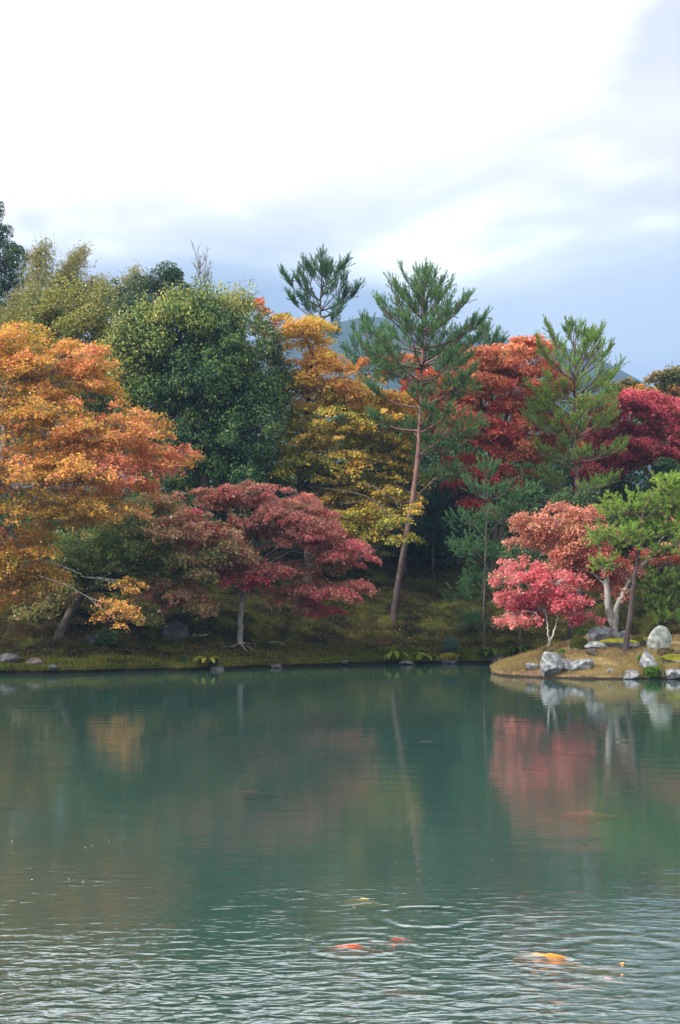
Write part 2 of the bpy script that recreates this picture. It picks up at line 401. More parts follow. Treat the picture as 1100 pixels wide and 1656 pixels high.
# ------------------------------------------------------------------ tree builders
def clusters_world(cl, Y, dfac, rng):
    """(px, py, rx, ry[, tone[, dY]]) -> centre, radii, tone"""
    out = []
    for c in cl:
        tone = c[4] if len(c) > 4 else 0.5
        dY = c[5] if len(c) > 5 else rng.uniform(-0.8, 0.8)
        y = Y + dY; s = pxm(y)
        out.append((P(c[0], c[1], y), np.array([c[2] / s, max(c[2] / s * dfac, 0.5), c[3] / s]), tone))
    return out
def in_ellipsoid(rng, n, shell=0.45):
    d = unit(rng.normal(size=(n, 3))); r = rng.uniform(0, 1, n) ** shell
    return d * r[:, None]
def trunk_path(trunk, base, rng, n=7, wob=0.015):
    return curve(np.vstack([base[None] - [0, 0, 0.25], base[None], np.array(trunk)]) if len(trunk) else np.array([base, base + [0, 0, 2]]), n, rng, wob)

def limb(acc, tp, tr, c, rng, rfrac=0.5, rend=0.012, start_lo=0.12, rmax=1.0):
    hd = np.linalg.norm((tp - c)[:, :2], axis=1)
    score = np.abs((tp[:, 2] - (c[2] - 0.55 * hd)))
    lo = int(len(tp) * start_lo) + 1
    i = lo + int(np.argmin(score[lo:]))
    a = tp[i]; d = c - a
    m1 = a + d * 0.35 + [0, 0, 0.10 * np.linalg.norm(d)] + rng.normal(size=3) * 0.10 * np.linalg.norm(d) * 0.5
    m2 = a + d * 0.72 + [0, 0, 0.07 * np.linalg.norm(d)] + rng.normal(size=3) * 0.08 * np.linalg.norm(d) * 0.5
    path = curve([a, m1, m2, c], 6, rng, 0.012)
    r0 = min(tr[i] * rfrac, 0.012 + 0.022 * np.linalg.norm(d), rmax)
    tube(acc, path, np.linspace(r0, rend, len(path)), 5, rng, 0.06)
    return path

def soften(pal, s=0.04, g=1.22):
    pal = np.asarray(pal, float); lum = pal @ np.array([0.3, 0.55, 0.15]); return np.minimum((pal * (1 - s) + s * lum[:, None]) * g, 0.72)
def maple(label, base, trunk, rad, cl, Y, pal, seed, group='maples around the pond', n_leaf=40000, size=0.085, pad=(0.35, 0.85),
          dfac=0.8, bark=None, twig=True, density=1.0, flat=0.24, jit=0.16, lmax=0.05, grow=1.12, via={}, trunks=None, name='maple_tree', mat=None, lo=0.5):
    rng = np.random.default_rng(seed); pal = soften(pal)
    bark = bark or M_BARK_GREY; mat = mat or M_MAPLE
    root = thing(name, base, label, 'tree', group)
    paths = []
    for tk in ([trunk] if trunks is None else trunks):
        tp = trunk_path(tk, base + (0 if trunks is None else rng.normal(size=3) * [0.12, 0.05, 0]), rng)
        tr = np.linspace(rad, rad * 0.35, len(tp)); tr[:3] *= [1.5, 1.3, 1.12]
        a = Acc(); tube(a, tp, tr, 9, rng, 0.06); part('trunk', a, bark, root, True); paths.append((tp, tr))
    W = clusters_world([(c[0], c[1], c[2] * grow, c[3] * grow) + tuple(c[4:]) for c in cl], Y, dfac, rng)
    area = np.array([w[1][0] * w[1][2] + 0.3 * w[1][0] * w[1][1] for w in W])
    PC, PR, PN, PT_ = [], [], [], []
    for (c, r, tone), ar in zip(W, area):
        k = max(4, int(density * 4.2 * ar / (np.mean(pad) ** 2)))
        q = in_ellipsoid(rng, k); pc = c + q * r
        PC.append(pc); PR.append(rng.uniform(pad[0], pad[1], k) * min(1.0, 0.55 + r[0] * 0.4))
        PN.append(unit(np.array([0, 0, 1.0]) + q * [0.45, 0.45, 0.1] + rng.normal(size=(k, 3)) * 0.13))
        PT_.append(tone + rng.normal(size=k) * 0.10)
        tp, tr = paths[int(np.argmin([np.min(np.linalg.norm(t_[0] - c, axis=1)) for t_ in paths]))]
        a = Acc()
        vk = [v for v in via if np.linalg.norm(P(v[0], v[1], c[1]) - c) < 0.05]
        if vk:
            lp = curve([np.asarray(v_, float) for v_ in via[vk[0]]] + [c], 5, rng, 0.015); tube(a, lp, np.linspace(0.017, 0.007, len(lp)), 5)
        else: lp = limb(a, tp, tr, c, rng, 0.42, 0.008, lo, lmax)
        if twig:
            for j in range(0, k, 2):
                s = lp[rng.integers(len(lp) // 2, len(lp))]; e = pc[j] - [0, 0, 0.03]
                m = (s + e) / 2 + rng.normal(size=3) * 0.08 + [0, 0, 0.06]
                tube(a, np.array([s, m, e, e + (e - m) * 0.5]), [0.010, 0.008, 0.005, 0.003], 3, cap=False)
        part('branch', a, bark, root, True)
    PC = np.vstack(PC); PR = np.concatenate(PR); PN = np.vstack(PN); PT_ = np.concatenate(PT_)
    w = PR ** 2; cnt = np.maximum(8, (n_leaf * w / w.sum()).astype(int)); idx = np.repeat(np.arange(len(PC)), cnt); n = len(idx)
    A, B = frame(PN); ph = rng.uniform(0, 6.28, (len(PC), 3))
    th = rng.uniform(0, 6.28, n); f = th
    edge = 0.72 + 0.18 * np.sin(3 * th + ph[idx, 0]) + 0.14 * np.sin(5 * th + ph[idx, 1]) + 0.12 * np.sin(11 * th + ph[idx, 2])
    r = rng.uniform(0, 1, n) ** 0.55 * edge
    rad_ = A[idx] * np.cos(th)[:, None] + B[idx] * np.sin(th)[:, None]
    Rl = PR[idx]
    pos = PC[idx] + rad_ * (r * Rl)[:, None] + PN[idx] * (-0.22 * r ** 2 * Rl + rng.normal(size=n) * flat * Rl * 0.6)[:, None]
    nn = PN[idx] + rng.normal(size=(n, 3)) * 0.55
    dd = rad_ + rng.normal(size=(n, 3)) * 0.7
    t = PT_[idx] + 0.30 * wav(pos, seed, 0.9, 4) + rng.normal(size=n) * jit * 1.15
    col = palette(pal, t) * rng.uniform(0.8, 1.2, n)[:, None]
    ln = size * np.exp(rng.normal(size=n) * 0.36 - 0.06)
    a = Acc(); leaf_quads(a, pos, nn, dd, ln, ln * rng.uniform(0.55, 1.0, n), col)
    part('crown', a, mat, root)
    return root

def broadleaf(label, base, trunk, rad, cl, Y, pal, seed, group, n_leaf=40000, size=0.11, clump=(0.35, 0.7), dfac=0.9, mat=None, bark=None,
              spiky=0.0, name='evergreen_tree', cat='tree', density=1.0, aspect=0.5, jit=0.2, limbs=True):
    rng = np.random.default_rng(seed); mat = mat or M_GLOSSY; bark = bark or M_BARK_DARK
    root = thing(name, base, label, cat, group)
    tp = trunk_path(trunk, base, rng); tr = np.linspace(rad, rad * 0.3, len(tp)); tr[:3] *= [1.5, 1.3, 1.12]
    a = Acc(); tube(a, tp, tr, 8, rng, 0.06); part('trunk', a, bark, root, True)
    W = clusters_world(cl, Y, dfac, rng)
    PC, PR, PT_, PO = [], [], [], []
    for c, r, tone in W:
        k = max(4, int(density * 6.5 * (r[0] * r[2] + 0.3 * r[0] * r[1]) / (np.mean(clump) ** 2) * 0.5))
        q = in_ellipsoid(rng, k, 0.3); PC.append(c + q * r); PO.append(unit(q + [0, 0, 0.35])); PR.append(clump[0] * 0.6 + (clump[1] * 1.1 - clump[0] * 0.6) * rng.uniform(0, 1, k) ** 1.6); PT_.append(tone + rng.normal(size=k) * 0.08)
        if limbs:
            a = Acc(); limb(a, tp, tr, c, rng, 0.5, 0.02); part('branch', a, bark, root, True)
    PC = np.vstack(PC); PR = np.concatenate(PR); PO = np.vstack(PO); PT_ = np.concatenate(PT_)
    w = PR ** 2; cnt = np.maximum(8, (n_leaf * w / w.sum()).astype(int)); idx = np.repeat(np.arange(len(PC)), cnt); n = len(idx)
    q = in_ellipsoid(rng, n, 0.26) * [1.0, 1.0, 0.72]
    pos = PC[idx] + q * PR[idx][:, None]
    if spiky:                                   # new shoots standing up out of the crown
        up = rng.uniform(0, 1, n) < spiky * np.clip(PO[idx, 2], 0, 1)
        pos = pos + np.where(up, rng.uniform(0, 0.55, n), 0)[:, None] * np.array([0.15, 0, 1.0]) * (0.5 + ph_like(idx))[:, None]
    nn = PO[idx] * 0.7 + q * 0.8 + rng.normal(size=(n, 3)) * 0.5
    dd = rng.normal(size=(n, 3)) + [0, 0, -0.5]
    t = PT_[idx] + 0.16 * wav(pos, seed, 1.3, 3) + rng.normal(size=n) * jit
    col = palette(pal, t) * rng.uniform(0.8, 1.2, n)[:, None]
    ln = size * rng.uniform(0.65, 1.3, n)
    a = Acc(); leaf_quads(a, pos, nn, dd, ln, ln * aspect, col, 0.12)
    part('crown', a, mat, root)
    return root
def ph_like(i): return (np.sin(i * 12.9898) * 43758.5453) % 1.0

def needles(acc, p, d, ln, rng, n=42, nl=0.11, w=0.016, pal=None, tone=0.5, spread=(0.5, 1.0)):
    """bottle-brush shoots: p base, d direction, ln length (arrays)"""
    m = len(p); d = unit(d); idx = np.repeat(np.arange(m), n); k = len(idx)
    A, B = frame(d); t = rng.uniform(0.0, 1.0, k) ** 0.8; th = rng.uniform(0, 6.28, k)
    rad = A[idx] * np.cos(th)[:, None] + B[idx] * np.sin(th)[:, None]
    ang = rng.uniform(spread[0], spread[1], k) * (1.05 - 0.45 * t)
    nd = d[idx] * np.cos(ang)[:, None] + rad * np.sin(ang)[:, None]
    b = p[idx] + d[idx] * (t * ln[idx])[:, None]
    L_ = nl * rng.uniform(0.7, 1.15, k)
    s = unit(np.cross(nd, rad + rng.normal(size=(k, 3)) * 0.6)) * (w * 0.5)
    V = np.stack([b - s * 1.15, b + s * 1.15, b + nd * L_[:, None]], 1).reshape(-1, 3)
    Q = np.arange(len(V)).reshape(-1, 3)
    tn = np.broadcast_to(tone, (m,))[idx] + rng.normal(size=k) * 0.10 + rng.normal(size=m)[idx] * 0.10 + 0.12 * (t - 0.5)
    acc.add(V, None, Q, np.repeat(palette(pal, tn) * rng.uniform(0.85, 1.15, k)[:, None], 3, 0))

PAL_PINE = [(0.04, 0.09, 0.05), (0.085, 0.18, 0.085), (0.15, 0.26, 0.10), (0.24, 0.35, 0.11)]
PAL_PINE_Y = [(0.06, 0.11, 0.04), (0.16, 0.25, 0.07), (0.26, 0.38, 0.09), (0.38, 0.50, 0.11)]

def pine(label, base, trunk, rad, seed, whorls, pal=PAL_PINE, group='red pines around the pond', bark=None, sh_len=(0.22, 0.5), nl=0.11, n=40, tufts=(), Y=None, tone=0.5, leader=0.9, w=0.016):
    """whorls: (fraction up the trunk, branches, length m, elevation deg, tone, bare fraction); tufts: clusters of foliage"""
    rng = np.random.default_rng(seed); bark = bark or M_BARK_PINE
    root = thing('pine_tree', base, label, 'tree', group)
    tp = trunk_path(trunk, base, rng, 9, 0.008); tr = rad * (1 - np.linspace(0, 1, len(tp)) ** 0.9 * 0.86); tr[:3] *= [1.35, 1.2, 1.08]
    a = Acc(); tube(a, tp, tr, 9, rng, 0.05); part('trunk', a, bark, root, True)
    cum = np.concatenate([[0], np.cumsum(np.linalg.norm(np.diff(tp, axis=0), axis=1))]); cum /= cum[-1]
    at = lambda f: np.array([np.interp(f, cum, tp[:, i]) for i in range(3)])
    SP, SD, SL, ST = [], [], [], []
    def shoot(p, d, l, t): SP.append(p); SD.append(d); SL.append(l); ST.append(t)
    for (f, nb, ln, el, tn, bare) in whorls:
        az0 = rng.uniform(0, 6.28)
        for b in range(nb):
            az = az0 + b * 2 * np.pi / nb + rng.normal() * 0.25; l = ln * rng.uniform(0.75, 1.12); e = R(el + rng.normal() * 7)
            o = np.array([math.cos(az) * math.cos(e), math.sin(az) * math.cos(e), math.sin(e)])
            s = at(min(1, max(0.02, f + rng.normal() * 0.008)))
            path = curve([s, s + o * l * 0.4 - [0, 0, 0.03 * l], s + o * l * 0.75 + [0, 0, 0.02 * l], s + o * l + [0, 0, 0.16 * l]], 5, rng, 0.01)
            a = Acc(); tube(a, path, np.linspace(min(0.05, 0.012 + 0.017 * l), 0.007, len(path)), 4)
            k = max(5, int(l / 0.09))
            for j in range(k):
                u = bare + (1 - bare) * (j + rng.uniform(0, 1)) / k
                q = path[min(len(path) - 1, int(u * (len(path) - 1) + 0.5))]
                sd = rng.choice([-1, 1]); side = np.array([-o[1], o[0], 0]) * sd
                sl = l * (1.02 - u) * 0.55 + 0.12
                dirn = unit((o * 0.75 + side * rng.uniform(0.4, 1.0) + np.array([0, 0, rng.uniform(0.1, 0.5)]))[None])[0]
                e2 = q + dirn * sl * rng.uniform(0.5, 1.0)
                tube(a, np.array([q, (q + e2) / 2 + [0, 0, -0.02], e2]), [0.009, 0.007, 0.005], 3, cap=False)
                for z in range(int(rng.integers(1, 4))):
                    v = rng.uniform(0.35, 1.0); pp = q + (e2 - q) * v
                    dd = dirn * 0.6 + np.array([0, 0, rng.uniform(0.3, 1.1)]) + rng.normal(size=3) * 0.3
                    shoot(pp, dd, rng.uniform(*sh_len) * (0.75 + 0.25 * l / (l + 0.6)), tn)
            shoot(path[-2], o * 0.5 + np.array([0, 0, 0.8]), sh_len[1], tn); shoot(path[-1], o * 0.7 + np.array([0, 0, 0.6]), sh_len[1], tn)
            part('branch', a, bark, root, True)
    if leader:
        top = tp[-1]
        shoot(top - [0, 0, 0.25], np.array([0.02, 0, 1.0]), leader, tone)
        for j in range(5):
            az = j * 1.26 + rng.uniform(0, 1); shoot(top - [0, 0, 0.15], np.array([math.cos(az) * 0.6, math.sin(az) * 0.6, 0.8]), leader * 0.6, tone)
    if len(tufts):
        W = clusters_world(tufts, Y, 0.8, rng)
        for c, r, tn in W:
            k = max(12, int(75 * (r[0] * r[2] + 0.6 * r[0] * r[1]))); q = in_ellipsoid(rng, k, 0.42)
            a = Acc(); lp = limb(a, tp, tr, c - [0, 0, 0.3 * r[2]], rng, 0.4, 0.012, 0.25)
            for j in range(k):
                pp = c + q[j] * r; ss = lp[rng.integers(len(lp) // 2, len(lp))]
                if j % 2 == 0: tube(a, np.array([ss, (ss + pp) / 2 - [0, 0, 0.05], pp]), [0.012, 0.009, 0.005], 3, cap=False)
                for z in range(3):
                    shoot(pp + rng.normal(size=3) * 0.08, q[j] * [0.9, 0.9, 0.2] + np.array([0, 0, rng.uniform(0.2, 0.8)]) + rng.normal(size=3) * 0.35, rng.uniform(*sh_len) * 0.8, tn)
            part('branch', a, bark, root, True)
    a = Acc(); needles(a, np.array(SP), np.array(SD), np.array(SL), rng, n, nl, w, pal, np.array(ST))
    part('crown', a, M_NEEDLE, root)
    return root

# ------------------------------------------------------------------ the trees
OR = [(0.17, 0.17, 0.03), (0.38, 0.26, 0.035), (0.64, 0.35, 0.055), (0.69, 0.29, 0.085), (0.62, 0.235, 0.14), (0.54, 0.12, 0.10)]
def px3(*pts): return [P(*p) for p in pts]

b = GX(-40, 45.6)
maple('large orange maple spreading over the bank at the far left', b, px3((-30, 930, 45.6), (-20, 840, 45.6), (5, 740, 45.6), (10, 640, 45.8), (25, 590, 45.8)), 0.26,
      [(15, 560, 70, 40, .28), (105, 600, 85, 45, .34), (160, 600, 40, 38, .38), (55, 680, 110, 50, .34), (185, 690, 85, 42, .48), (240, 690, 40, 20, .66), (30, 610, 70, 50, .3),
       (60, 760, 100, 45, .48), (165, 765, 105, 42, .58), (278, 745, 44, 24, .72, .2), (225, 735, 50, 28, .62), (80, 825, 85, 30, .3), (165, 828, 70, 20, .22), (35, 890, 75, 38, .36), (70, 930, 50, 32, .42),
       (15, 960, 35, 28, .38), (210, 950, 24, 14, .30, -.3), (192, 992, 44, 20, .48, -.3),  (-70, 740, 90, 130, .45), (-70, 890, 80, 70, .45), (140, 720, 70, 30, .4)],
      45.6, OR, 1, n_leaf=112000, size=0.078, pad=(0.28, 0.62), dfac=1.0, bark=M_BARK_PALE, density=1.15, lmax=0.035,
      via={(192, 992): px3((60, 930, 45.3), (105, 945, 45.2), (135, 962, 45.2), (168, 976, 45.2)), (210, 950): px3((60, 905, 45.4), (112, 920, 45.3), (140, 933, 45.3), (172, 936, 45.3)),
           (278, 745): px3((160, 830, 45.8), (225, 812, 45.8), (262, 785, 45.8), (285, 760, 45.8))})

b = G(95, 1030)
maple('leaning green maple with reddish upper sprays, trunk low on the bank behind the orange maple', b, px3((118, 985, 49.2), (150, 940, 49.4), (190, 900, 49.6), (215, 860, 49.6)), 0.20,
      [(140, 890, 90, 30, .15), (240, 870, 90, 35, .2), (325, 850, 75, 30, .5), (200, 925, 90, 30, .1), (300, 905, 80, 35, .22), (285, 965, 60, 24, .45), (110, 960, 60, 25, .25),
       (360, 893, 60, 25, .5), (325, 925, 40, 16, 1.0), (60, 1000, 50, 20, .2), (240, 990, 40, 18, .2), (260, 820, 60, 25, .4), (390, 925, 30, 20, .8)],
      49.4, [(0.09, 0.15, 0.03), (0.15, 0.20, 0.045), (0.28, 0.25, 0.08), (0.48, 0.29, 0.17), (0.48, 0.20, 0.15), (0.48, 0.07, 0.10)], 2, n_leaf=62000, size=0.085, pad=(0.3, 0.7), bark=M_BARK_DARK)

b = G(388, 1042)
maple('dull red maple with a single pale grey trunk, standing alone on the moss bank', b, px3((391, 990, b[1]), (394, 945, b[1]), (405, 895, b[1] + .1), (420, 850, b[1] + .2), (425, 815, b[1] + .2)), 0.125,
      [(345, 803, 52, 18, .55), (400, 795, 55, 16, .6), (450, 808, 50, 18, .75), (480, 835, 65, 22, .6), (400, 850, 50, 14, .25), (460, 870, 60, 18, .55), (530, 880, 55, 22, .7), (572, 905, 34, 14, .75),
       (400, 940, 36, 12, .95), (440, 925, 40, 14, .5), (480, 958, 55, 16, .55), (545, 955, 55, 18, .6), (522, 985, 36, 10, .7), (350, 868, 45, 16, .6), (310, 840, 30, 12, .5), (520, 850, 40, 18, .65), (500, 915, 60, 12, .2)],
      b[1], [(0.12, 0.12, 0.04), (0.23, 0.15, 0.07), (0.36, 0.165, 0.115), (0.44, 0.175, 0.135), (0.54, 0.23, 0.17), (0.50, 0.08, 0.11)], 3, n_leaf=75000, size=0.075, pad=(0.28, 0.65), bark=M_BARK_GREY, flat=0.18, lmax=0.03)

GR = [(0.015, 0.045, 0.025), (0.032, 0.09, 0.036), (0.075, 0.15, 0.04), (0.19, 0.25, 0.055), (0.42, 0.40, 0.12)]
b = GX(330, 57.5)
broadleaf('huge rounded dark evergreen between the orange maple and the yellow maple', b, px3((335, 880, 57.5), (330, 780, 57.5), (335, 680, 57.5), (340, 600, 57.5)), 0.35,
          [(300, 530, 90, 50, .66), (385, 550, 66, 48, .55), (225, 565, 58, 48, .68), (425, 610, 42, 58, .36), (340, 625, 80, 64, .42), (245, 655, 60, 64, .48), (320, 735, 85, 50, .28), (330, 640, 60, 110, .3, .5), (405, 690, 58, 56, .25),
           (410, 770, 50, 40, .28), (255, 760, 60, 50, .35), (455, 650, 22, 40, .42), (350, 500, 60, 30, .8), (270, 505, 50, 28, .85), (200, 610, 40, 50, .7)],  # cluster tones paint in sunlight at top and left, shade at right
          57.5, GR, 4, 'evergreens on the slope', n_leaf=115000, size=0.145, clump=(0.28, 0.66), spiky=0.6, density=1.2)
b = GX(120, 60)
broadleaf('olive green rounded evergreen behind the top of the orange maple', b, px3((120, 800, 60), (115, 650, 60), (115, 560, 60)), 0.3,
          [(60, 530, 50, 50, .6), (120, 520, 60, 50, .7), (165, 560, 40, 50, .6), (100, 590, 80, 50, .5), (150, 640, 60, 60, .4), (90, 490, 50, 30, .75), (170, 510, 30, 30, .65)],
          60, [(0.04, 0.08, 0.02), (0.09, 0.14, 0.03), (0.18, 0.20, 0.04), (0.31, 0.29, 0.06), (0.42, 0.34, 0.11)], 5, 'evergreens on the slope', n_leaf=45000, size=0.12, spiky=0.4)

b = GX(500, 58.5)
maple('tall golden maple with olive lower branches beside the dark evergreen', b, px3((498, 880, 58.5), (488, 800, 58.5), (490, 720, 58.5), (500, 640, 58.6), (505, 570, 58.6)), 0.22,
      [(470, 528, 48, 20, .75), (515, 548, 42, 26, .8), (530, 592, 44, 24, .82), (490, 590, 40, 30, .7), (490, 640, 50, 34, .62), (575, 632, 55, 26, .85), (605, 660, 45, 26, .8), (475, 700, 40, 36, .35), (540, 695, 70, 34, .5),
       (620, 705, 48, 26, .55), (500, 755, 60, 34, .3), (585, 755, 70, 34, .42), (640, 735, 36, 20, .5), (645, 660, 38, 22, .7), (662, 712, 34, 18, .5), (655, 770, 36, 16, .45), (560, 812, 70, 32, .5), (610, 830, 44, 16, .42, -1), (648, 868, 22, 7, .55, -3.8), (600, 862, 40, 10, .4, -1), (645, 800, 30, 12, .5, -.5), (600, 790, 60, 22, .42, -.5), (640, 843, 30, 7, .5, -3.8), (555, 840, 50, 16, .35, -1), (660, 822, 26, 6, .5, -3.6), (540, 640, 40, 30, .6), (455, 745, 30, 30, .25), (560, 855, 30, 14, .35)],
      58.5, [(0.10, 0.15, 0.022), (0.19, 0.22, 0.03), (0.32, 0.29, 0.04), (0.50, 0.35, 0.055), (0.64, 0.40, 0.07), (0.64, 0.31, 0.10)], 6, n_leaf=100000, size=0.092, flat=0.18, pad=(0.35, 0.8), bark=M_BARK_DARK, density=1.1, grow=1.22)
b = GX(655, 62)
maple('small crimson and orange maple half hidden between the golden maple and the tall pine', b, px3((650, 800, 62), (648, 700, 62)), 0.12,
      [(612, 588, 32, 16, .35), (665, 640, 40, 16, .7), (640, 668, 34, 14, .8), (690, 665, 40, 18, .75), (700, 620, 40, 20, .45), (720, 655, 30, 20, .4), (660, 700, 40, 20, .5), (655, 590, 30, 14, .5)],
      62, [(0.4, 0.2, 0.04), (0.5, 0.17, 0.06), (0.5, 0.10, 0.06), (0.42, 0.05, 0.06)], 7, n_leaf=22000, size=0.1, bark=M_BARK_DARK)
b = GX(415, 66)
maple('thin orange maple top poking out above the dark evergreen', b, px3((420, 700, 66), (418, 560, 66), (416, 500, 66)), 0.09,
      [(405, 490, 18, 6, .6), (425, 488, 18, 6, .6), (420, 502, 20, 6, .5), (440, 515, 22, 12, .4), (425, 530, 22, 12, .3)], 66, [(0.45, 0.2, 0.04), (0.6, 0.2, 0.07), (0.55, 0.15, 0.08)], 8, n_leaf=1600, size=0.12, pad=(0.2, 0.45))

# red maples on the right
RED = [(0.28, 0.17, 0.055), (0.50, 0.21, 0.085), (0.60, 0.21, 0.115), (0.60, 0.145, 0.10), (0.52, 0.075, 0.08)]
b = GX(800, 60.5)
maple('scarlet maple with dark twin trunks, tallest of the red crowns beside the tall pine', b, None, 0.17,
      [(785, 590, 55, 30, .45), (850, 578, 48, 26, .4), (825, 625, 75, 34, .55), (740, 645, 42, 34, .2), (800, 685, 60, 28, .62), (870, 690, 45, 34, .45), (760, 755, 42, 16, .75), (800, 778, 40, 14, .85),
       (745, 790, 30, 14, .7), (850, 740, 40, 24, .3), (735, 700, 35, 25, .3), (815, 720, 40, 18, .7), (885, 620, 30, 26, .4), (845, 555, 30, 14, .45), (800, 830, 26, 9, .85), (765, 815, 26, 9, .8)],
      60.5, RED, 9, n_leaf=85000, size=0.1, pad=(0.35, 0.75), bark=M_BARK_DARK, grow=1.3,
      trunks=[px3((800, 850, 60.5), (797, 780, 60.5), (790, 700, 60.5), (775, 640, 60.5)), px3((815, 830, 60.6), (812, 740, 60.6), (822, 650, 60.6))])
b = GX(985, 63)
maple('deep crimson maple behind the right hand pine', b, px3((985, 830, 63), (990, 760, 63), (1015, 690, 63)), 0.16,
      [(1010, 655, 50, 24, .6), (1062, 690, 50, 34, .6), (975, 700, 46, 26, .5), (1030, 725, 60, 26, .75), (985, 750, 46, 20, .55), (1090, 735, 36, 34, .45), (960, 660, 30, 20, .5), (1085, 660, 30, 22, .5), (960, 760, 40, 18, .5), (1110, 690, 30, 40, .5), (1040, 650, 30, 15, .5)],
      63, [(0.30, 0.13, 0.06), (0.36, 0.085, 0.075), (0.40, 0.06, 0.085), (0.46, 0.075, 0.11), (0.52, 0.15, 0.13)], 10, n_leaf=62000, size=0.1, pad=(0.35, 0.75), bark=M_BARK_DARK)
b = GX(1060, 76)
maple('amber and green maple at the right edge behind the crimson maple', b, px3((1060, 760, 76), (1062, 680, 76)), 0.2,
      [(1025, 622, 28, 14, .3), (1075, 618, 28, 15, .15), (1060, 645, 50, 20, .7), (1095, 645, 30, 20, .75), (1000, 640, 26, 16, .35), (1110, 615, 30, 20, .1)],
      76, [(0.06, 0.09, 0.03), (0.14, 0.14, 0.04), (0.30, 0.2, 0.05), (0.5, 0.24, 0.06), (0.52, 0.2, 0.07)], 11, n_leaf=16000, size=0.14, pad=(0.4, 0.9))

# pines
b = G(637, 1003)
pine('tallest pine with a leaning reddish trunk rooted on the moss slope', b, px3((645, 940, b[1]), (655, 880, b[1] + .1), (668, 800, b[1] + .2), (677, 720, b[1] + .3), (681, 640, b[1] + .3), (684, 560, b[1] + .3), (686, 490, b[1] + .3), (687, 445, b[1] + .3)), 0.17, 20,
     [(.965, 6, .65, 60, .6, .1), (.92, 7, 1.2, 50, .6, .15), (.875, 8, 1.7, 42, .6, .2), (.83, 9, 2.1, 35, .6, .25), (.785, 8, 2.4, 29, .55, .3), (.74, 8, 2.5, 24, .55, .35), (.69, 6, 2.5, 20, .55, .4), (.63, 5, 2.2, 18, .5, .45), (.56, 4, 2.0, 16, .5, .5)],
     tufts=[(745, 690, 40, 26, .6), (708, 722, 38, 20, .55), (725, 765, 34, 14, .5), (735, 625, 38, 24, .6), (632, 600, 40, 18, .6), (720, 575, 36, 22, .6), (655, 690, 30, 12, .5)], Y=b[1] + .4, leader=1.0, w=0.015, n=42)
b = GX(503, 68)
pine('dark green pine top rising behind the golden maple', b, px3((503, 800, 68), (508, 700, 68), (513, 600, 68), (517, 520, 68), (521, 440, 68)), 0.2, 21,
     [(.985, 4, .6, 55, .35, .2), (.94, 5, 1.3, 45, .3, .35), (.90, 5, 1.7, 40, .3, .4), (.86, 6, 2.0, 34, .3, .5), (.82, 5, 2.0, 25, .3, .55), (.75, 4, 1.6, 20, .3, .5)], leader=0.9, sh_len=(0.3, 0.55), nl=0.13, w=0.016, tone=.35, bark=M_BARK_DARK)
b = GX(775, 64)
pine('slim pine with spiky top behind the right side of the tallest pine', b, px3((770, 800, 64), (772, 680, 64), (778, 600, 64), (784, 540, 64)), 0.12, 22,
     [(.98, 5, .55, 60, .45, .2), (.92, 5, 1.0, 48, .45, .3), (.86, 5, 1.2, 38, .4, .4), (.78, 4, 1.3, 25, .4, .4)], leader=0.7, sh_len=(0.3, 0.55), w=0.015)
b = GX(600, 66)
pine('short spiky pine top just left of the tallest pine', b, px3((600, 760, 66), (598, 640, 66), (594, 520, 66)), 0.1, 23,
     [(.97, 4, .5, 60, .45, .2), (.90, 5, 1.0, 40, .4, .3), (.84, 5, 1.3, 32, .4, .3), (.76, 5, 1.5, 25, .4, .3)], leader=0.7, sh_len=(0.3, 0.55), w=0.015)
b = GX(938, 58)
pine('yellow green pine with a candelabra top in front of the crimson maple', b, px3((935, 850, 58), (933, 780, 58), (930, 700, 58), (930, 630, 58), (930, 555, 58)), 0.15, 24,
     [(.97, 5, .9, 54, .3, .5), (.92, 6, 1.6, 42, .35, .5), (.87, 8, 1.9, 30, .5, .25), (.80, 9, 2.1, 22, .6, .2), (.73, 9, 2.1, 15, .6, .2), (.66, 8, 2.0, 12, .5, .25), (.57, 7, 1.8, 10, .45, .25), (.47, 6, 1.8, 8, .4, .25)], pal=PAL_PINE_Y, leader=0.9, w=0.014, tone=.2)
b = G(783, 1052)
pine('young pine with a thin bare grey trunk rising from the bank beside the islet', b, px3((783, 1000, b[1]), (784, 940, b[1]), (786, 880, b[1]), (788, 820, b[1]), (790, 770, b[1])), 0.075, 25,
     [(.97, 4, .5, 50, .4, .2), (.86, 5, 1.0, 25, .4, .3)], bark=M_BARK_DARK, Y=b[1] + 1,
     tufts=[(760, 845, 32, 16, .35), (820, 830, 36, 20, .45), (785, 895, 40, 22, .35), (830, 900, 30, 18, .35), (755, 885, 28, 16, .4), (775, 935, 30, 14, .35), (850, 805, 30, 16, .5), (765, 1005, 26, 10, .4), (750, 965, 24, 10, .35)], leader=0.5, w=0.014)
b = GX(702, 61)
pine('blue green young pine standing behind the trunk of the tallest pine', b, px3((700, 900, 61), (702, 840, 61), (705, 790, 61)), 0.07, 26,
     [(.95, 5, .9, 40, .4, .2), (.75, 5, 1.2, 20, .4, .2)], pal=[(0.02, 0.06, 0.045), (0.05, 0.12, 0.08), (0.09, 0.18, 0.11)], bark=M_BARK_DARK, Y=61, tufts=[(690, 828, 52, 26, .6), (720, 850, 42, 26, .55), (680, 862, 40, 18, .5), (735, 805, 36, 22, .5)], leader=0.4, w=0.014)

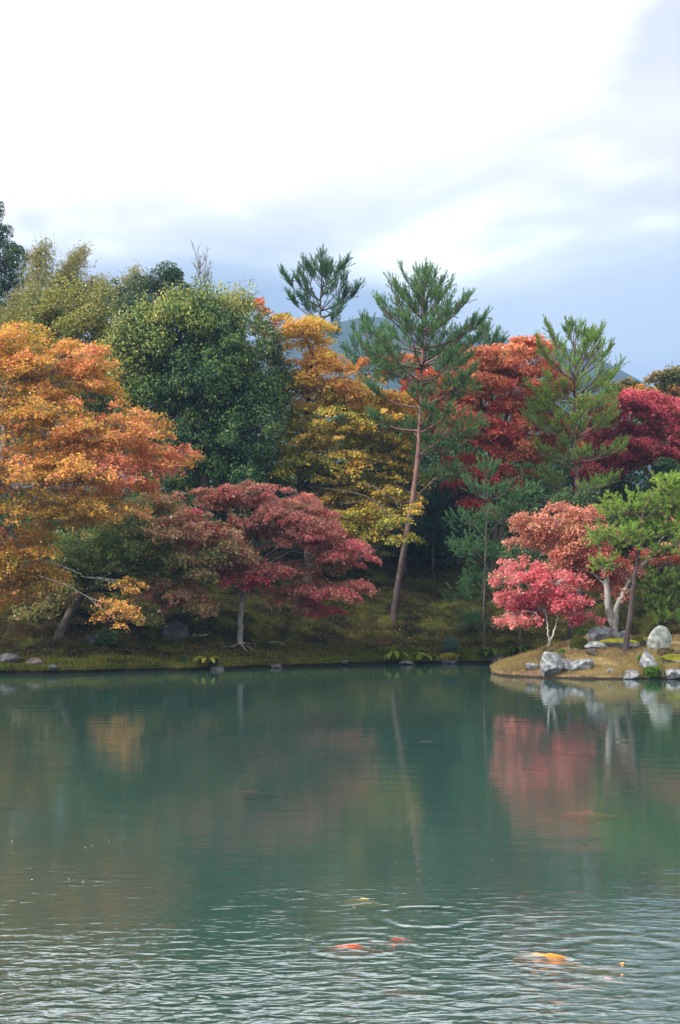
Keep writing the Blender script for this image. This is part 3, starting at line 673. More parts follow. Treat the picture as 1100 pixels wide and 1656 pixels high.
# trees of the islet
b = G(1010, 1058)
pine('pruned pine with a slender leaning trunk and layered bright green pads on the islet', b, px3((1020, 990, b[1]), (1027, 930, b[1]), (1034, 880, b[1] + .1), (1040, 830, b[1] + .1), (1060, 790, b[1] + .2)), 0.125, 27,
     [], pal=PAL_PINE_Y, Y=b[1] + .1,
     tufts=[(1078, 785, 26, 20, .8), (1020, 822, 52, 22, .65), (1078, 820, 46, 24, .6), (1000, 868, 54, 20, .6), (1050, 862, 50, 22, .5), (1092, 850, 34, 22, .55), (1080, 892, 36, 14, .5), (980, 910, 26, 10, .6), (1110, 800, 30, 26, .6), (1115, 870, 30, 26, .5)], leader=0, w=0.014, n=46, nl=0.11, sh_len=(0.14, 0.3))
b = GX(1125, 46.5)
pine('low pine branches hanging behind the upright boulder at the right edge', b, px3((1125, 960, 46.5), (1120, 900, 46.5)), 0.12, 28,
     [], pal=PAL_PINE_Y, Y=46.5, tufts=[(1075, 938, 34, 18, .3), (1095, 960, 30, 20, .3), (1060, 975, 32, 13, .32), (1078, 1000, 28, 11, .4), (1050, 950, 20, 10, .35)], leader=0, w=0.014, n=46, nl=0.11, sh_len=(0.14, 0.3))
b = GX(988, 46.3)
maple('salmon maple with two gnarled pale trunks behind the mossy rocks of the islet', b, None, 0.15,
      [(880, 848, 46, 16, .45), (925, 835, 42, 16, .45), (858, 872, 34, 12, .4), (915, 878, 52, 18, .5), (955, 868, 44, 20, .4), (965, 905, 44, 16, .6), (930, 925, 36, 12, .65), (1000, 925, 40, 14, .55), (1075, 895, 44, 10, .6), (1100, 845, 24, 12, .5), (905, 905, 30, 12, .7), (960, 940, 36, 10, .7), (1010, 960, 24, 10, .4), (1110, 900, 30, 12, .5), (900, 822, 20, 8, .4)],
      b[1] + .5, [(0.38, 0.20, 0.10), (0.52, 0.23, 0.16), (0.60, 0.25, 0.18), (0.56, 0.17, 0.13), (0.48, 0.08, 0.09)], 30, n_leaf=38000, size=0.075, pad=(0.2, 0.5), bark=M_BARK_PALE, group='maples on the islet', density=1.1, grow=1.3, flat=0.3, lo=0.6,
      trunks=[px3((984, 985, b[1]), (982, 950, b[1]), (976, 920, b[1]), (960, 890, b[1] + .3)), px3((996, 990, b[1]), (1005, 965, b[1]), (1022, 935, b[1] + .2))])
b = G(891, 1052)
maple('small bright crimson maple on two thin pale stems at the tip of the islet', b, None, 0.036,
      [(862, 932, 30, 14, .6), (822, 935, 22, 12, .45), (880, 958, 38, 16, .65), (845, 968, 40, 14, .5), (822, 1000, 26, 8, .4), (850, 1004, 26, 6, .5), (925, 975, 30, 14, .7), (905, 940, 34, 14, .55), (948, 998, 24, 7, .8), (870, 985, 30, 10, .75), (815, 915, 14, 9, .45), (930, 1000, 20, 5, .75), (838, 915, 20, 10, .5)],
      b[1], [(0.60, 0.30, 0.22), (0.62, 0.25, 0.21), (0.60, 0.17, 0.17), (0.56, 0.10, 0.14), (0.46, 0.07, 0.11)], 31, n_leaf=15000, size=0.07, flat=0.5, pad=(0.14, 0.36), bark=M_TWIG, group='maples on the islet', density=0.8, grow=1.3, lo=0.72,
      trunks=[px3((886, 1015, b[1]), (882, 990, b[1]), (870, 965, b[1])), px3((897, 1020, b[1]), (901, 990, b[1]), (897, 955, b[1]))])

# dark understory and the upper left skyline
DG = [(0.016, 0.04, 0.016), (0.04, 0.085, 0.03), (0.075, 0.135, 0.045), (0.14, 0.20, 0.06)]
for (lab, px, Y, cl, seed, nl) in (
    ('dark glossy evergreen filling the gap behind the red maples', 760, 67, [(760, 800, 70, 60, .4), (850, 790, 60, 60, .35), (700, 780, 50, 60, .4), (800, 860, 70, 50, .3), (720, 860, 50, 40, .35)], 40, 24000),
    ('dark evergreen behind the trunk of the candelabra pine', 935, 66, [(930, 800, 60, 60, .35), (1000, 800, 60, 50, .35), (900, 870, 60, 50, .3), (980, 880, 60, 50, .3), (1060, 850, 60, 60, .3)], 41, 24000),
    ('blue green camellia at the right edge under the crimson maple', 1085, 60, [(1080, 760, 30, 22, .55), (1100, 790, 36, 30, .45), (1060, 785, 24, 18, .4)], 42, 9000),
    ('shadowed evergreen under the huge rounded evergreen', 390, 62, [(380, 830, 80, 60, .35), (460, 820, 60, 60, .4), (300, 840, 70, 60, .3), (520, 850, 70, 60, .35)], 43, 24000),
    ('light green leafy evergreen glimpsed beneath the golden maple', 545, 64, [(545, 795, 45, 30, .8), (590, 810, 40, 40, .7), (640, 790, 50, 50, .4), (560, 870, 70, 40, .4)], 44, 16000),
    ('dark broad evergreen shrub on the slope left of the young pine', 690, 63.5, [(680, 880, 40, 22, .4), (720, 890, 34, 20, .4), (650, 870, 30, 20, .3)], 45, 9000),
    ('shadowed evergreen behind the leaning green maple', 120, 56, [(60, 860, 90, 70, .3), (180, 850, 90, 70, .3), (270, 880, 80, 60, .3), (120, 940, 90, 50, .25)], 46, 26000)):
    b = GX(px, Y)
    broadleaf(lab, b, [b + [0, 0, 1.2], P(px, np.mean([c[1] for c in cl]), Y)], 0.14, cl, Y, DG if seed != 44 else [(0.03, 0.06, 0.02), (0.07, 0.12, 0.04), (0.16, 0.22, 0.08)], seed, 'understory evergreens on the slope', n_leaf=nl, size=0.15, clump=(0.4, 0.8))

b = GX(-20, 74)
broadleaf('dark blue green cedar cut by the left edge, highest of all the trees', b, [P(-20, 700, 74), P(-22, 500, 74), P(-14, 300, 74)], 0.35,
          [(-12, 330, 14, 26, .4), (-14, 375, 30, 22, .4), (-10, 405, 40, 16, .45), (30, 402, 26, 8, .5), (-5, 440, 60, 30, .5), (20, 480, 40, 40, .45), (-20, 540, 70, 60, .5), (20, 560, 50, 50, .55), (-15, 305, 10, 16, .4)],
          74, [(0.012, 0.035, 0.022), (0.03, 0.065, 0.035), (0.06, 0.11, 0.045), (0.10, 0.16, 0.05)], 50, 'trees on the upper left skyline', n_leaf=26000, size=0.2, clump=(0.35, 0.7), aspect=0.3, name='cedar_tree')
b = GX(250, 70)
broadleaf('dark pointed evergreen tops behind the huge rounded evergreen', b, [P(250, 700, 70), P(262, 560, 70), P(268, 470, 70)], 0.2,
          [(275, 448, 26, 16, .45), (255, 470, 26, 20, .4), (225, 462, 22, 18, .6), (195, 462, 18, 14, .6), (240, 500, 70, 26, .5), (300, 470, 16, 16, .5), (205, 490, 30, 20, .6)],
          70, [(0.015, 0.045, 0.025), (0.035, 0.085, 0.04), (0.08, 0.13, 0.05), (0.18, 0.19, 0.08)], 51, 'trees on the upper left skyline', n_leaf=14000, size=0.17, clump=(0.35, 0.6), aspect=0.4)

def bamboo(label, base, tips, Y, seed, pal, n_leaf=1400):
    rng = np.random.default_rng(seed); root = thing('bamboo', base, label, 'bamboo', 'bamboo clumps on the skyline')
    leaf = Acc()
    for (bx, by, tx, ty) in tips:
        y = Y + rng.uniform(-1, 1); s = P(bx, by, y); e = P(tx, ty, y); z0 = np.array([s[0], s[1], base[2] - 0.2])
        path = curve([z0, s, s + (e - s) * 0.5 + [0, 0, 0.12 * np.linalg.norm(e - s)], e], 8, rng, 0.01)
        a = Acc(); tube(a, path, np.linspace(0.045, 0.008, len(path)), 5); part('culm', a, M_BARK_GREY, root, True)
        cum = np.linspace(0, 1, len(path)); f = rng.uniform(0.5, 1.0, n_leaf)
        p = np.stack([np.interp(f, cum, path[:, i]) for i in range(3)], 1)
        wd = (1.05 - f)[:, None] * 1.3 + 0.3
        off = rng.normal(size=(n_leaf, 3)) * [0.5, 0.5, 0.35] * wd - np.abs(rng.normal(size=(n_leaf, 1))) * [0.1, 0, 0.25]
        pos = p + off
        d = off * 0.6 + rng.normal(size=(n_leaf, 3)) * 0.4 + [0.2, 0, -0.7]; nn = rng.normal(size=(n_leaf, 3)) + [0, 0, 0.8]
        ln = rng.uniform(0.16, 0.30, n_leaf)
        leaf_quads(leaf, pos, nn, d, ln, ln * 0.17, palette(pal, 0.5 + rng.normal(size=n_leaf) * 0.22), 0.05)
    part('crown', leaf, M_LEAF, root)
BAM = [(0.11, 0.14, 0.04), (0.22, 0.23, 0.07), (0.36, 0.32, 0.13), (0.46, 0.38, 0.19)]
bamboo('feathery yellowish bamboo arching to the right above the left skyline', GX(95, 71), [(85, 520, 140, 395), (95, 520, 128, 405), (70, 520, 75, 388), (60, 520, 62, 400), (100, 540, 152, 450), (80, 540, 110, 430), (110, 540, 118, 440)], 71, 60, BAM)
bamboo('lower clump of olive bamboo at the left edge under the cedar', GX(45, 69), [(20, 600, 30, 470), (50, 600, 55, 455), (35, 600, 45, 480), (75, 600, 85, 470), (10, 620, 5, 500), (90, 600, 105, 480), (65, 620, 70, 500)], 69, 61, BAM, 1700)
bamboo('small bamboo plume beside the dark pointed evergreen tops', GX(230, 73), [(215, 520, 222, 430), (225, 520, 205, 445), (165, 520, 165, 445), (150, 520, 175, 460)], 73, 62, BAM, 900)

def bare_tree(label, px, Y, top, seed):
    rng = np.random.default_rng(seed); b_ = GX(px, Y); root = thing('bare_tree', b_, label, 'tree', 'trees on the upper left skyline')
    tp = curve([b_ - [0, 0, .2], P(px, 600, Y), P(px + 2, 500, Y), P(*top, Y)], 8, rng, 0.02)
    a = Acc(); tube(a, tp, np.linspace(0.09, 0.012, len(tp)), 6); part('trunk', a, M_BARK_DARK, root, True)
    for k in range(34):
        i = rng.integers(len(tp) * 2 // 3, len(tp) - 1); s = tp[i]; az = rng.uniform(0, 6.28); l = rng.uniform(0.5, 1.4)
        e = s + np.array([math.cos(az) * 0.45 * l, math.sin(az) * 0.45 * l, l])
        a = Acc(); tube(a, curve([s, (s + e) / 2 + [0.05, 0, -0.08], e], 4), np.linspace(0.022, 0.008, 9), 4)
        for z in range(5):
            q = s + (e - s) * rng.uniform(0.3, 1); tube(a, np.array([q, q + rng.normal(size=3) * [0.14, 0.14, 0.1] + [0, 0, 0.22]]), [0.011, 0.006], 3, cap=False)
        part('branch', a, M_BARK_GREY, root)
bare_tree('bare twiggy tree standing up behind the huge rounded evergreen', 325, 66, (322, 425), 70)

# off to the left the grove goes on along the bank
for (lab, px, Y, zt, seed) in (('tall dark evergreen of the grove outside the left edge up the bank', -330, 58, 12.5, 80),
                               ('broad evergreen of the grove higher up the slope outside the left edge', -230, 66, 14.5, 82)):
    b = GX(px, Y); cyp = 960 - (zt * 0.62) / Y * FPX; h = zt / Y * FPX
    broadleaf(lab, b, [b + [0, 0, 3], b + [0, 0, zt * 0.75]], 0.3, [(px, cyp - h * .25, 90, h * .16, .5), (px - 60, cyp, 100, h * .2, .5), (px + 60, cyp, 100, h * .2, .5), (px, cyp + h * .2, 130, h * .2, .4)], Y, GR, seed, 'grove on the left bank', n_leaf=16000, size=0.2, clump=(0.5, 0.9))

for (lab, px, Y, zt, seed, pl) in (('broad dark evergreen up the slope outside the right edge', 1290, 62, 13.0, 83, GR), ('olive evergreen farther out beyond the right edge', 1480, 60, 12.0, 84, DG),
                               ('reddish brown leafy tree on the bank outside the right edge behind the islet', 1260, 54, 8.0, 85, [(0.16, 0.07, 0.04), (0.34, 0.12, 0.07), (0.44, 0.18, 0.11)])):
    b = GX(px, Y); cyp = 960 - (zt * 0.62) / Y * FPX; h = zt / Y * FPX
    broadleaf(lab, b, [b + [0, 0, 2.5], b + [0, 0, zt * 0.7]], 0.25, [(px, cyp - h * .25, 80, h * .16, .5), (px - 60, cyp, 80, h * .18, .5), (px + 60, cyp, 90, h * .2, .5), (px, cyp + h * .2, 110, h * .18, .4)], Y, pl, seed, 'trees beyond the right edge', n_leaf=14000, size=0.18, clump=(0.45, 0.8), name='broadleaf_tree')
# far wood closing the view behind the garden trees, and the hills
def wood(name, label, Y, pts, seed, pal, n, size, depth=6.0):
    rng = np.random.default_rng(seed); xs_ = np.array([p[0] for p in pts], float); ys_ = np.array([p[1] for p in pts], float)
    k = n // 60; px = rng.uniform(xs_[0], xs_[-1], k); yy = Y + rng.uniform(-depth, depth, k)
    top = np.interp(px, xs_, ys_); zt = EYE + (960 - top) / FPX * Y
    X = (px - 550) / FPX * yy; zg = bank_z(X, yy)
    z = zg + (zt - zg) * rng.uniform(0, 1, k) ** 0.6 * (0.9 + 0.1 * np.sin(X * 0.9))
    c = np.stack([X, yy, z], 1); idx = np.repeat(np.arange(k), 60); q = in_ellipsoid(rng, len(idx), 0.4)
    pos = c[idx] + q * rng.uniform(0.8, 1.5, k)[idx][:, None]
    col = palette(pal, 0.45 + 0.3 * wav(pos, seed, 0.35, 3) + rng.normal(size=k)[idx] * 0.1 + rng.normal(size=len(idx)) * 0.15)
    ln = size * rng.uniform(0.7, 1.3, len(idx)); a = Acc()
    leaf_quads(a, pos, q + rng.normal(size=q.shape) * 0.6 + [0, 0, 0.5], rng.normal(size=q.shape), ln, ln * 0.6, col)
    o = link(name, a.mesh(name, M_LEAF)); tag(o, label, 'woodland', None, 'stuff')
wood('woodland', 'dark mixed woodland closing the view behind the garden trees', 92, [(-900, 500), (0, 560), (200, 560), (420, 620), (560, 650), (640, 640), (900, 680), (1000, 650), (1500, 600), (2000, 560)], 90, DG, 66000, 0.42)

M_HILL = surf_mat('wooded_hill', [(0.3, (0.010, 0.022, 0.022)), (0.6, (0.02, 0.04, 0.03)), (0.8, (0.05, 0.045, 0.03))], 0.05, 6, 1.0, 0.6, 0.12, dist=4.0)
hX, hY = np.meshgrid(np.linspace(-1100, 1100, 140), np.linspace(520, 1180, 50))
ridge = np.interp(hX[0], [-1100, -500, -150, -40, 20, 60, 140, 190, 500, 1100], [95, 90, 105, 138, 150, 140, 128, 100, 98, 110])
prof = np.exp(-((hY - 800) / 150) ** 2)
hp = np.stack([hX.ravel(), hY.ravel(), hX.ravel() * 0], 1)
grid_obj('hill', hX, hY, ridge[None] * prof * (1 + 0.035 * wav(hp, 5, 0.02, 5).reshape(hX.shape)) + 8, M_HILL)
# ------------------------------------------------------------------ rocks
def rock_mat(name, base, lichen, lo=0.5):
    return surf_mat(name, base, 5.0, 10, 0.92, 1.0, 12, dist=0.08, second=[(lichen, 6.5, lo + 0.04, lo + 0.14), ((0.10, 0.10, 0.10), 4.0, 0.58, 0.70)], spec=0.15)
M_ROCK_W = rock_mat('pale_rock', [(0.36, (0.09, 0.095, 0.10)), (0.5, (0.21, 0.22, 0.23)), (0.66, (0.37, 0.38, 0.385))], (0.41, 0.43, 0.41))
M_ROCK_G = rock_mat('grey_rock', [(0.3, (0.10, 0.105, 0.12)), (0.5, (0.20, 0.21, 0.23)), (0.72, (0.34, 0.35, 0.37))], (0.30, 0.32, 0.28))
M_ROCK_D = rock_mat('dark_rock', [(0.3, (0.03, 0.03, 0.033)), (0.5, (0.075, 0.075, 0.082)), (0.72, (0.15, 0.15, 0.16))], (0.12, 0.13, 0.10), 0.56)
M_ROCK_B = rock_mat('brown_rock', [(0.3, (0.04, 0.03, 0.027)), (0.5, (0.09, 0.07, 0.06)), (0.72, (0.17, 0.14, 0.13))], (0.15, 0.12, 0.10), 0.6)
M_ROCK_L = rock_mat('lichen_rock', [(0.36, (0.11, 0.125, 0.11)), (0.5, (0.24, 0.265, 0.235)), (0.66, (0.38, 0.40, 0.37))], (0.42, 0.46, 0.42), 0.52)
M_MOSSY = surf_mat('bright_moss', [(0.3, (0.07, 0.075, 0.01)), (0.5, (0.16, 0.16, 0.015)), (0.72, (0.30, 0.28, 0.03))], 3, 8, 0.95, 1.0, 14, dist=0.04, spec=0.05)
def ico(sub):
    bm = bmesh.new(); bmesh.ops.create_icosphere(bm, subdivisions=sub, radius=1.0); bm.verts.ensure_lookup_table()
    V = np.array([v.co[:] for v in bm.verts]); T = np.array([[v.index for v in f.verts] for f in bm.faces]); bm.free(); return V, T
ICO = ico(4)
def rock_shape(seed, size, cuts=9, taper=0.0, lean=0.0, rough=0.085):
    rng = np.random.default_rng(seed); V = ICO[0].copy()
    for _ in range(cuts):
        n = unit(rng.normal(size=3) * [1, 1, 0.8]); c = rng.uniform(0.55, 0.86); d = V @ n - c
        V = V - np.where(d > 0, d, 0)[:, None] * n * 0.97
    V = V * (1 + rough * wav(V, seed + 7, 2.2, 5)[:, None] + 0.35 * rough * wav(V, seed + 9, 9.0, 3)[:, None])
    sc = 1 - taper * np.clip((V[:, 2:3] + 0.2), 0, 1.2); V[:, :2] *= sc
    V[:, 0] += lean * V[:, 2]
    return V * np.asarray(size)
def rock(label, px, py, wpx, hpx, mat, seed, Y=None, dfac=0.8, moss=False, group='rocks of the islet shore', cat='rock', sink=0.25, rz=0.0, **kw):
    """px, py: where the rock's foot shows; wpx, hpx: its size in the photograph"""
    b = G(px, py) if Y is None else GX(px, Y)
    s = pxm(b[1]); w, h = wpx / s / 2, hpx / s
    V = rock_shape(seed, (w * 1.12, w * dfac * 1.1, h * (0.5 + sink * 0.5) * 1.1), **kw)
    z = h - V[:, 2].max()
    V = V + np.array([0, 0, z])
    a = Acc(); a.add(V, None, ICO[1])
    o = link('rock', a.mesh('rock', mat, (0, 0, 0), False), None, b)
    o.rotation_euler[2] = rz
    tag(o, label, cat, group)
    if moss:
        # a cushion of moss grown over the top: its own layer a little proud of the stone
        up = V[:, 2] > (moss if isinstance(moss, float) else 0.55) * h
        M = V.copy(); cen = M.mean(0); M = cen + (M - cen) * 1.03 + np.array([0, 0, 0.012])
        T = ICO[1][up[ICO[1]].all(1)]
        used = np.unique(T); rm = -np.ones(len(M), int); rm[used] = np.arange(len(used))
        a = Acc(); a.add(M[used], None, rm[T]); link('moss_cap', a.mesh('moss_cap', M_MOSSY, (0, 0, 0), True), o)
    return o

I_ = 'rocks of the islet shore'
rock('upright pale grey rock with a pointed top standing at the water edge of the islet', 890, 1093, 40, 36, M_ROCK_W, 1, taper=0.25, cuts=12, dfac=0.7)
rock('low dark pointed stone lying in the water before the upright pale rock', 890, 1099, 40, 11, M_ROCK_D, 2, Y=41.75, lean=0.4, sink=0.8)
rock('pale flat rock right behind the upright pale rock', 912, 1084, 44, 20, M_ROCK_W, 3, dfac=0.6)
rock('whitish sloping rock at the right end of the pale rock row', 936, 1082, 40, 17, M_ROCK_W, 4, lean=0.3)
rock('small square white stone set in the dry turf left of the upright pale rock', 859, 1083, 24, 11, M_ROCK_W, 5, cuts=14)
rock('mossy topped grey boulder at the foot of the twin pale trunks', 970, 1036, 44, 26, M_ROCK_G, 6, moss=0.82, cuts=13)
rock('flat whitish slab below the mossy topped boulder', 958, 1050, 44, 13, M_ROCK_W, 7, cuts=12)
rock('wide low rock under a sheet of bright yellow green moss', 1000, 1047, 64, 14, M_ROCK_G, 8, moss=0.5, dfac=0.5)
rock('dark reddish brown stone lying on the bare turf', 957, 1060, 20, 11, M_ROCK_B, 9)
rock('grey stone tucked behind the trunk of the pruned pine', 1008, 1040, 26, 20, M_ROCK_G, 10, dfac=0.7)
rock('small rounded stone beside the clipped green shrub', 923, 1049, 10, 9, M_ROCK_W, 11)
rock('tiny pale stone in front of the clipped green shrub', 932, 1052, 9, 5, M_ROCK_W, 12)
rock('tall upright lichen boulder, biggest rock on the islet', 1066, 1052, 36, 40, M_ROCK_L, 53, cuts=6, taper=-0.22, lean=0.10, dfac=0.6, rough=0.05, sink=0.6)
rock('white tapering rock with a leafy plant growing at its foot', 1049, 1084, 32, 34, M_ROCK_W, 14, taper=0.5, cuts=11, lean=-0.05)
rock('low whitish rock at the waterline below the dry grass', 1019, 1097, 32, 12, M_ROCK_W, 15, cuts=13, lean=0.2)
rock('broad pale slab at the waterline cut by the right edge', 1092, 1097, 40, 15, M_ROCK_W, 16, cuts=14)
rock('narrow grey stone between the leafy plant and the broad slab', 1068, 1094, 12, 10, M_ROCK_W, 17)
rock('small whitish stone lying above the yellow moss at the right edge', 1090, 1071, 16, 7, M_ROCK_W, 18)
rock('flat stone half buried in grass above the waterline', 986, 1087, 14, 6, M_ROCK_W, 19)
rock('dark small stone with a flat top beside the boulder row of the islet', 1045, 1044, 22, 12, M_ROCK_G, 20, moss=0.7)
rock('low pink grey stone in the turf behind the upright pale rock', 905, 1066, 22, 8, M_ROCK_B, 21)
rock('reddish stone in the turf left of the pink grey one', 880, 1068, 20, 7, M_ROCK_B, 22)
rock('bright moss cushion over a low stone at the right edge', 1085, 1086, 46, 13, M_ROCK_G, 23, moss=0.2, dfac=0.6, Y=42.9)
B_ = 'rocks along the moss bank'
rock('squared dark boulder with a fern at its foot, lying on the moss bank', 283, 1030, 38, 27, M_ROCK_D, 61, group=B_, cuts=7, taper=-0.05, sink=0.5)
rock('flat blue grey stone at the waterline below the ferns', 657, 1076, 28, 8, M_ROCK_D, 31, Y=None, group=B_, sink=0.6)
rock('low dark stone at the waterline where the bank meets the islet', 805, 1070, 26, 11, M_ROCK_D, 32, group=B_, sink=0.6)
rock('dark stone at the waterline under the round shrub', 727, 1075, 30, 7, M_ROCK_D, 33, group=B_, sink=0.6)
rock('flat black stone beneath the sprawling fern at the waterline', 352, 1086, 24, 8, M_ROCK_D, 34, group=B_, sink=0.6)
rock('pale grey rock cut by the left edge low on the bank', 8, 1068, 44, 12, M_ROCK_D, 35, group=B_, sink=0.6)
rock('brownish rock lying right of the left edge rock', 55, 1074, 34, 10, M_ROCK_B, 36, group=B_, sink=0.6)
rock('small dark stone in the earth bank at the lower left', 85, 1082, 18, 6, M_ROCK_D, 37, group=B_, sink=0.6)
rock('dark edge stone at the waterline below the dull red maple', 448, 1081, 22, 4, M_ROCK_D, 38, group=B_, sink=0.6)
rock('dark notch stone at the waterline left of the tall pine', 556, 1075, 20, 4, M_ROCK_D, 39, group=B_, sink=0.6)
rock('small dark grey stone on the bank behind the leaning maple', 150, 1040, 22, 14, M_ROCK_D, 40, group=B_, sink=0.6)

# ------------------------------------------------------------------ shrubs, ferns, small plants
def leafy(label, px, py, wpx, hpx, pal, seed, n=2600, size=0.05, dome=True, Y=None, mat=None, group='clipped shrubs on the islet', cat='shrub', dfac=0.9, aspect=0.6, flat=0.0, stems=5, name='shrub', lift=0.0):
    rng = np.random.default_rng(seed); b = G(px, py) if Y is None else GX(px, Y); s = pxm(b[1]); w, h = wpx / s / 2, hpx / s
    root = thing(name, b, label, cat, group); a = Acc()
    for k in range(stems):
        e = b + np.array([rng.uniform(-.5, .5) * w, rng.uniform(-.5, .5) * w, h * rng.uniform(0.5, 0.8)])
        tube(a, curve([b + rng.normal(size=3) * [.03, .03, 0] - [0, 0, .05], (b + e) / 2 + rng.normal(size=3) * .03, e], 3), np.linspace(0.018, 0.006, 7), 4)
    part('stem', a, M_BARK_DARK, root)
    d = unit(rng.normal(size=(n, 3))); r = rng.uniform(0, 1, n) ** (0.18 if dome else 0.45)
    d[:, 2] = np.abs(d[:, 2]) if dome else d[:, 2]
    q = d * r[:, None]
    lump = 1 + 0.10 * wav(d, seed, 2.5, 3)
    if dome: pos = q * lump[:, None] * [w, w * dfac, h * (1 - lift)] + [0, 0, h * lift]
    else: pos = q * lump[:, None] * [w, w * dfac, h * 0.5] + [0, 0, h * 0.5]
    ln = size * rng.uniform(0.7, 1.3, n)
    col = palette(pal, 0.5 + 0.25 * wav(pos, seed + 1, 5, 2) + rng.normal(size=n) * 0.2)
    a = Acc(); leaf_quads(a, pos + b, d + rng.normal(size=(n, 3)) * 0.6, rng.normal(size=(n, 3)) + [0, 0, .4], ln, ln * aspect, col); part('foliage', a, mat or M_LEAF, root)
OLIVE = [(0.05, 0.06, 0.02), (0.10, 0.11, 0.03), (0.17, 0.16, 0.05)]
TAN = [(0.12, 0.09, 0.05), (0.22, 0.17, 0.08), (0.30, 0.24, 0.11)]
BRN = [(0.09, 0.07, 0.05), (0.17, 0.13, 0.08), (0.24, 0.19, 0.11)]
LEAFG = [(0.05, 0.10, 0.02), (0.12, 0.22, 0.04), (0.26, 0.38, 0.08)]
leafy('dark green dome clipped shrub beside the crimson maple stems', 936, 1048, 30, 20, OLIVE, 1)
leafy('tan flat topped clipped shrub round the crimson maple stems', 893, 1056, 32, 11, TAN, 2, lift=0.35)
leafy('small yellow green tuft on the right of the tan flat topped shrub', 909, 1058, 12, 8, LEAFG, 3, n=700)
leafy('olive dome clipped shrub behind the trunk of the pruned pine', 1034, 1044, 28, 15, OLIVE, 4)
leafy('brownish dome clipped shrub under the tall lichen boulder', 1078, 1060, 32, 14, BRN, 5)
leafy('brownish clipped shrub cut by the right edge', 1098, 1064, 30, 12, BRN, 6)
leafy('bright leafy plant at the foot of the white tapering rock', 1054, 1092, 32, 20, LEAFG, 7, n=900, size=0.07, dome=False, group='leafy plants of the islet', cat='plant', name='leafy_plant', Y=41.9)
leafy('small bright leafy plant on the left of the white tapering rock', 1036, 1073, 11, 15, LEAFG, 8, n=300, size=0.07, dome=False, group='leafy plants of the islet', cat='plant', name='leafy_plant')
leafy('small green tuft growing on the pale rock row', 915, 1078, 14, 9, LEAFG, 9, n=350, size=0.05, group='leafy plants of the islet', cat='plant', name='leafy_plant', Y=42.9)
leafy('round dark blue green shrub on the bank by the waterline', 728, 1062, 28, 32, [(0.015, 0.045, 0.035), (0.03, 0.075, 0.055), (0.06, 0.11, 0.08)], 10, n=2000, size=0.07, dome=False, group='plants along the moss bank', mat=M_GLOSSY)
leafy('yellowing low plant at the foot of the round dark shrub', 725, 1068, 34, 12, [(0.08, 0.10, 0.02), (0.18, 0.18, 0.03), (0.30, 0.26, 0.05)], 11, n=500, size=0.08, dome=False, group='plants along the moss bank', cat='plant', name='leafy_plant')
leafy('dark bushy plant at the foot of the leaning maple', 172, 1045, 36, 28, DG, 12, n=1200, size=0.08, dome=False, group='plants along the moss bank', mat=M_GLOSSY)
leafy('blue green tuft beside the sprawling fern', 346, 1078, 12, 14, [(0.02, 0.06, 0.05), (0.05, 0.11, 0.09)], 13, n=300, size=0.06, dome=False, group='plants along the moss bank', cat='plant', name='leafy_plant')
leafy('faint green tuft on the moss left of the sprawling fern', 297, 1072, 12, 12, [(0.02, 0.06, 0.03), (0.06, 0.12, 0.05)], 14, n=260, size=0.06, dome=False, group='plants along the moss bank', cat='plant', name='leafy_plant')
leafy('wispy grey green seedling pine on the slope left of the young pine', 765, 1022, 40, 26, [(0.03, 0.07, 0.035), (0.07, 0.12, 0.06)], 15, n=1300, size=0.10, aspect=0.12, dome=False, group='plants along the moss bank')
leafy('open green shrub with a pale stem behind the clipped dome', 948, 1030, 44, 30, [(0.03, 0.07, 0.02), (0.07, 0.13, 0.03), (0.14, 0.22, 0.06)], 16, n=700, size=0.09, dome=False, group='leafy plants of the islet', Y=46.6)

def fern(label, px, py, wpx, seed, pal, nf=9, Y=None):
    rng = np.random.default_rng(seed); b = G(px, py) if Y is None else GX(px, Y); s = pxm(b[1]); l0 = wpx / s / 2
    root = thing('fern', b, label, 'fern', 'ferns along the waterline')
    for k in range(nf):
        az = k * 2 * math.pi / nf + rng.uniform(-.3, .3); l = l0 * rng.uniform(0.75, 1.15); o = np.array([math.cos(az), math.sin(az), 0])
        path = curve([b, b + o * l * .35 + [0, 0, l * .55], b + o * l * .8 + [0, 0, l * .6], b + o * l * 1.1 + [0, 0, l * .25]], 7)
        a = Acc(); m = len(path)
        tube(a, path, np.linspace(0.006, 0.002, m), 3); a.C.append(np.tile(palette(pal, np.array([0.3])), (a.n, 1)).astype(np.float32))
        tan = unit(np.gradient(path, axis=0)); up = unit(np.cross(np.cross(tan, [0, 0, 1.0]), tan)); side = np.cross(tan, up)
        f = np.linspace(0.12, 1, 2 * m); pp = np.stack([np.interp(f, np.linspace(0, 1, m), path[:, i]) for i in range(3)], 1)
        sd = np.stack([np.interp(f, np.linspace(0, 1, m), side[:, i]) for i in range(3)], 1); un = np.stack([np.interp(f, np.linspace(0, 1, m), up[:, i]) for i in range(3)], 1)
        tg = np.stack([np.interp(f, np.linspace(0, 1, m), tan[:, i]) for i in range(3)], 1)
        w = l * 0.26 * np.sin(np.pi * np.clip(f * 0.9 + 0.1, 0, 1)) + 0.01
        for sg in (-1, 1):
            d = sd * sg + tg * 0.5
            leaf_quads(a, pp + unit(d) * w[:, None] * .5, un, d, w, np.full(len(w), l * 0.07), palette(pal, rng.uniform(0, 1, len(w))), 0.03)
        part('frond', a, M_LEAF, root)
FERN = [(0.07, 0.11, 0.015), (0.15, 0.19, 0.03), (0.26, 0.28, 0.05)]
fern('sprawling yellow green fern hanging over the water at the lower left', 334, 1078, 40, 1, [(0.16, 0.17, 0.02), (0.28, 0.28, 0.04), (0.40, 0.38, 0.07)], 11)
fern('tall pale fern at the waterline below the tall pine', 636, 1070, 44, 2, FERN, 9)
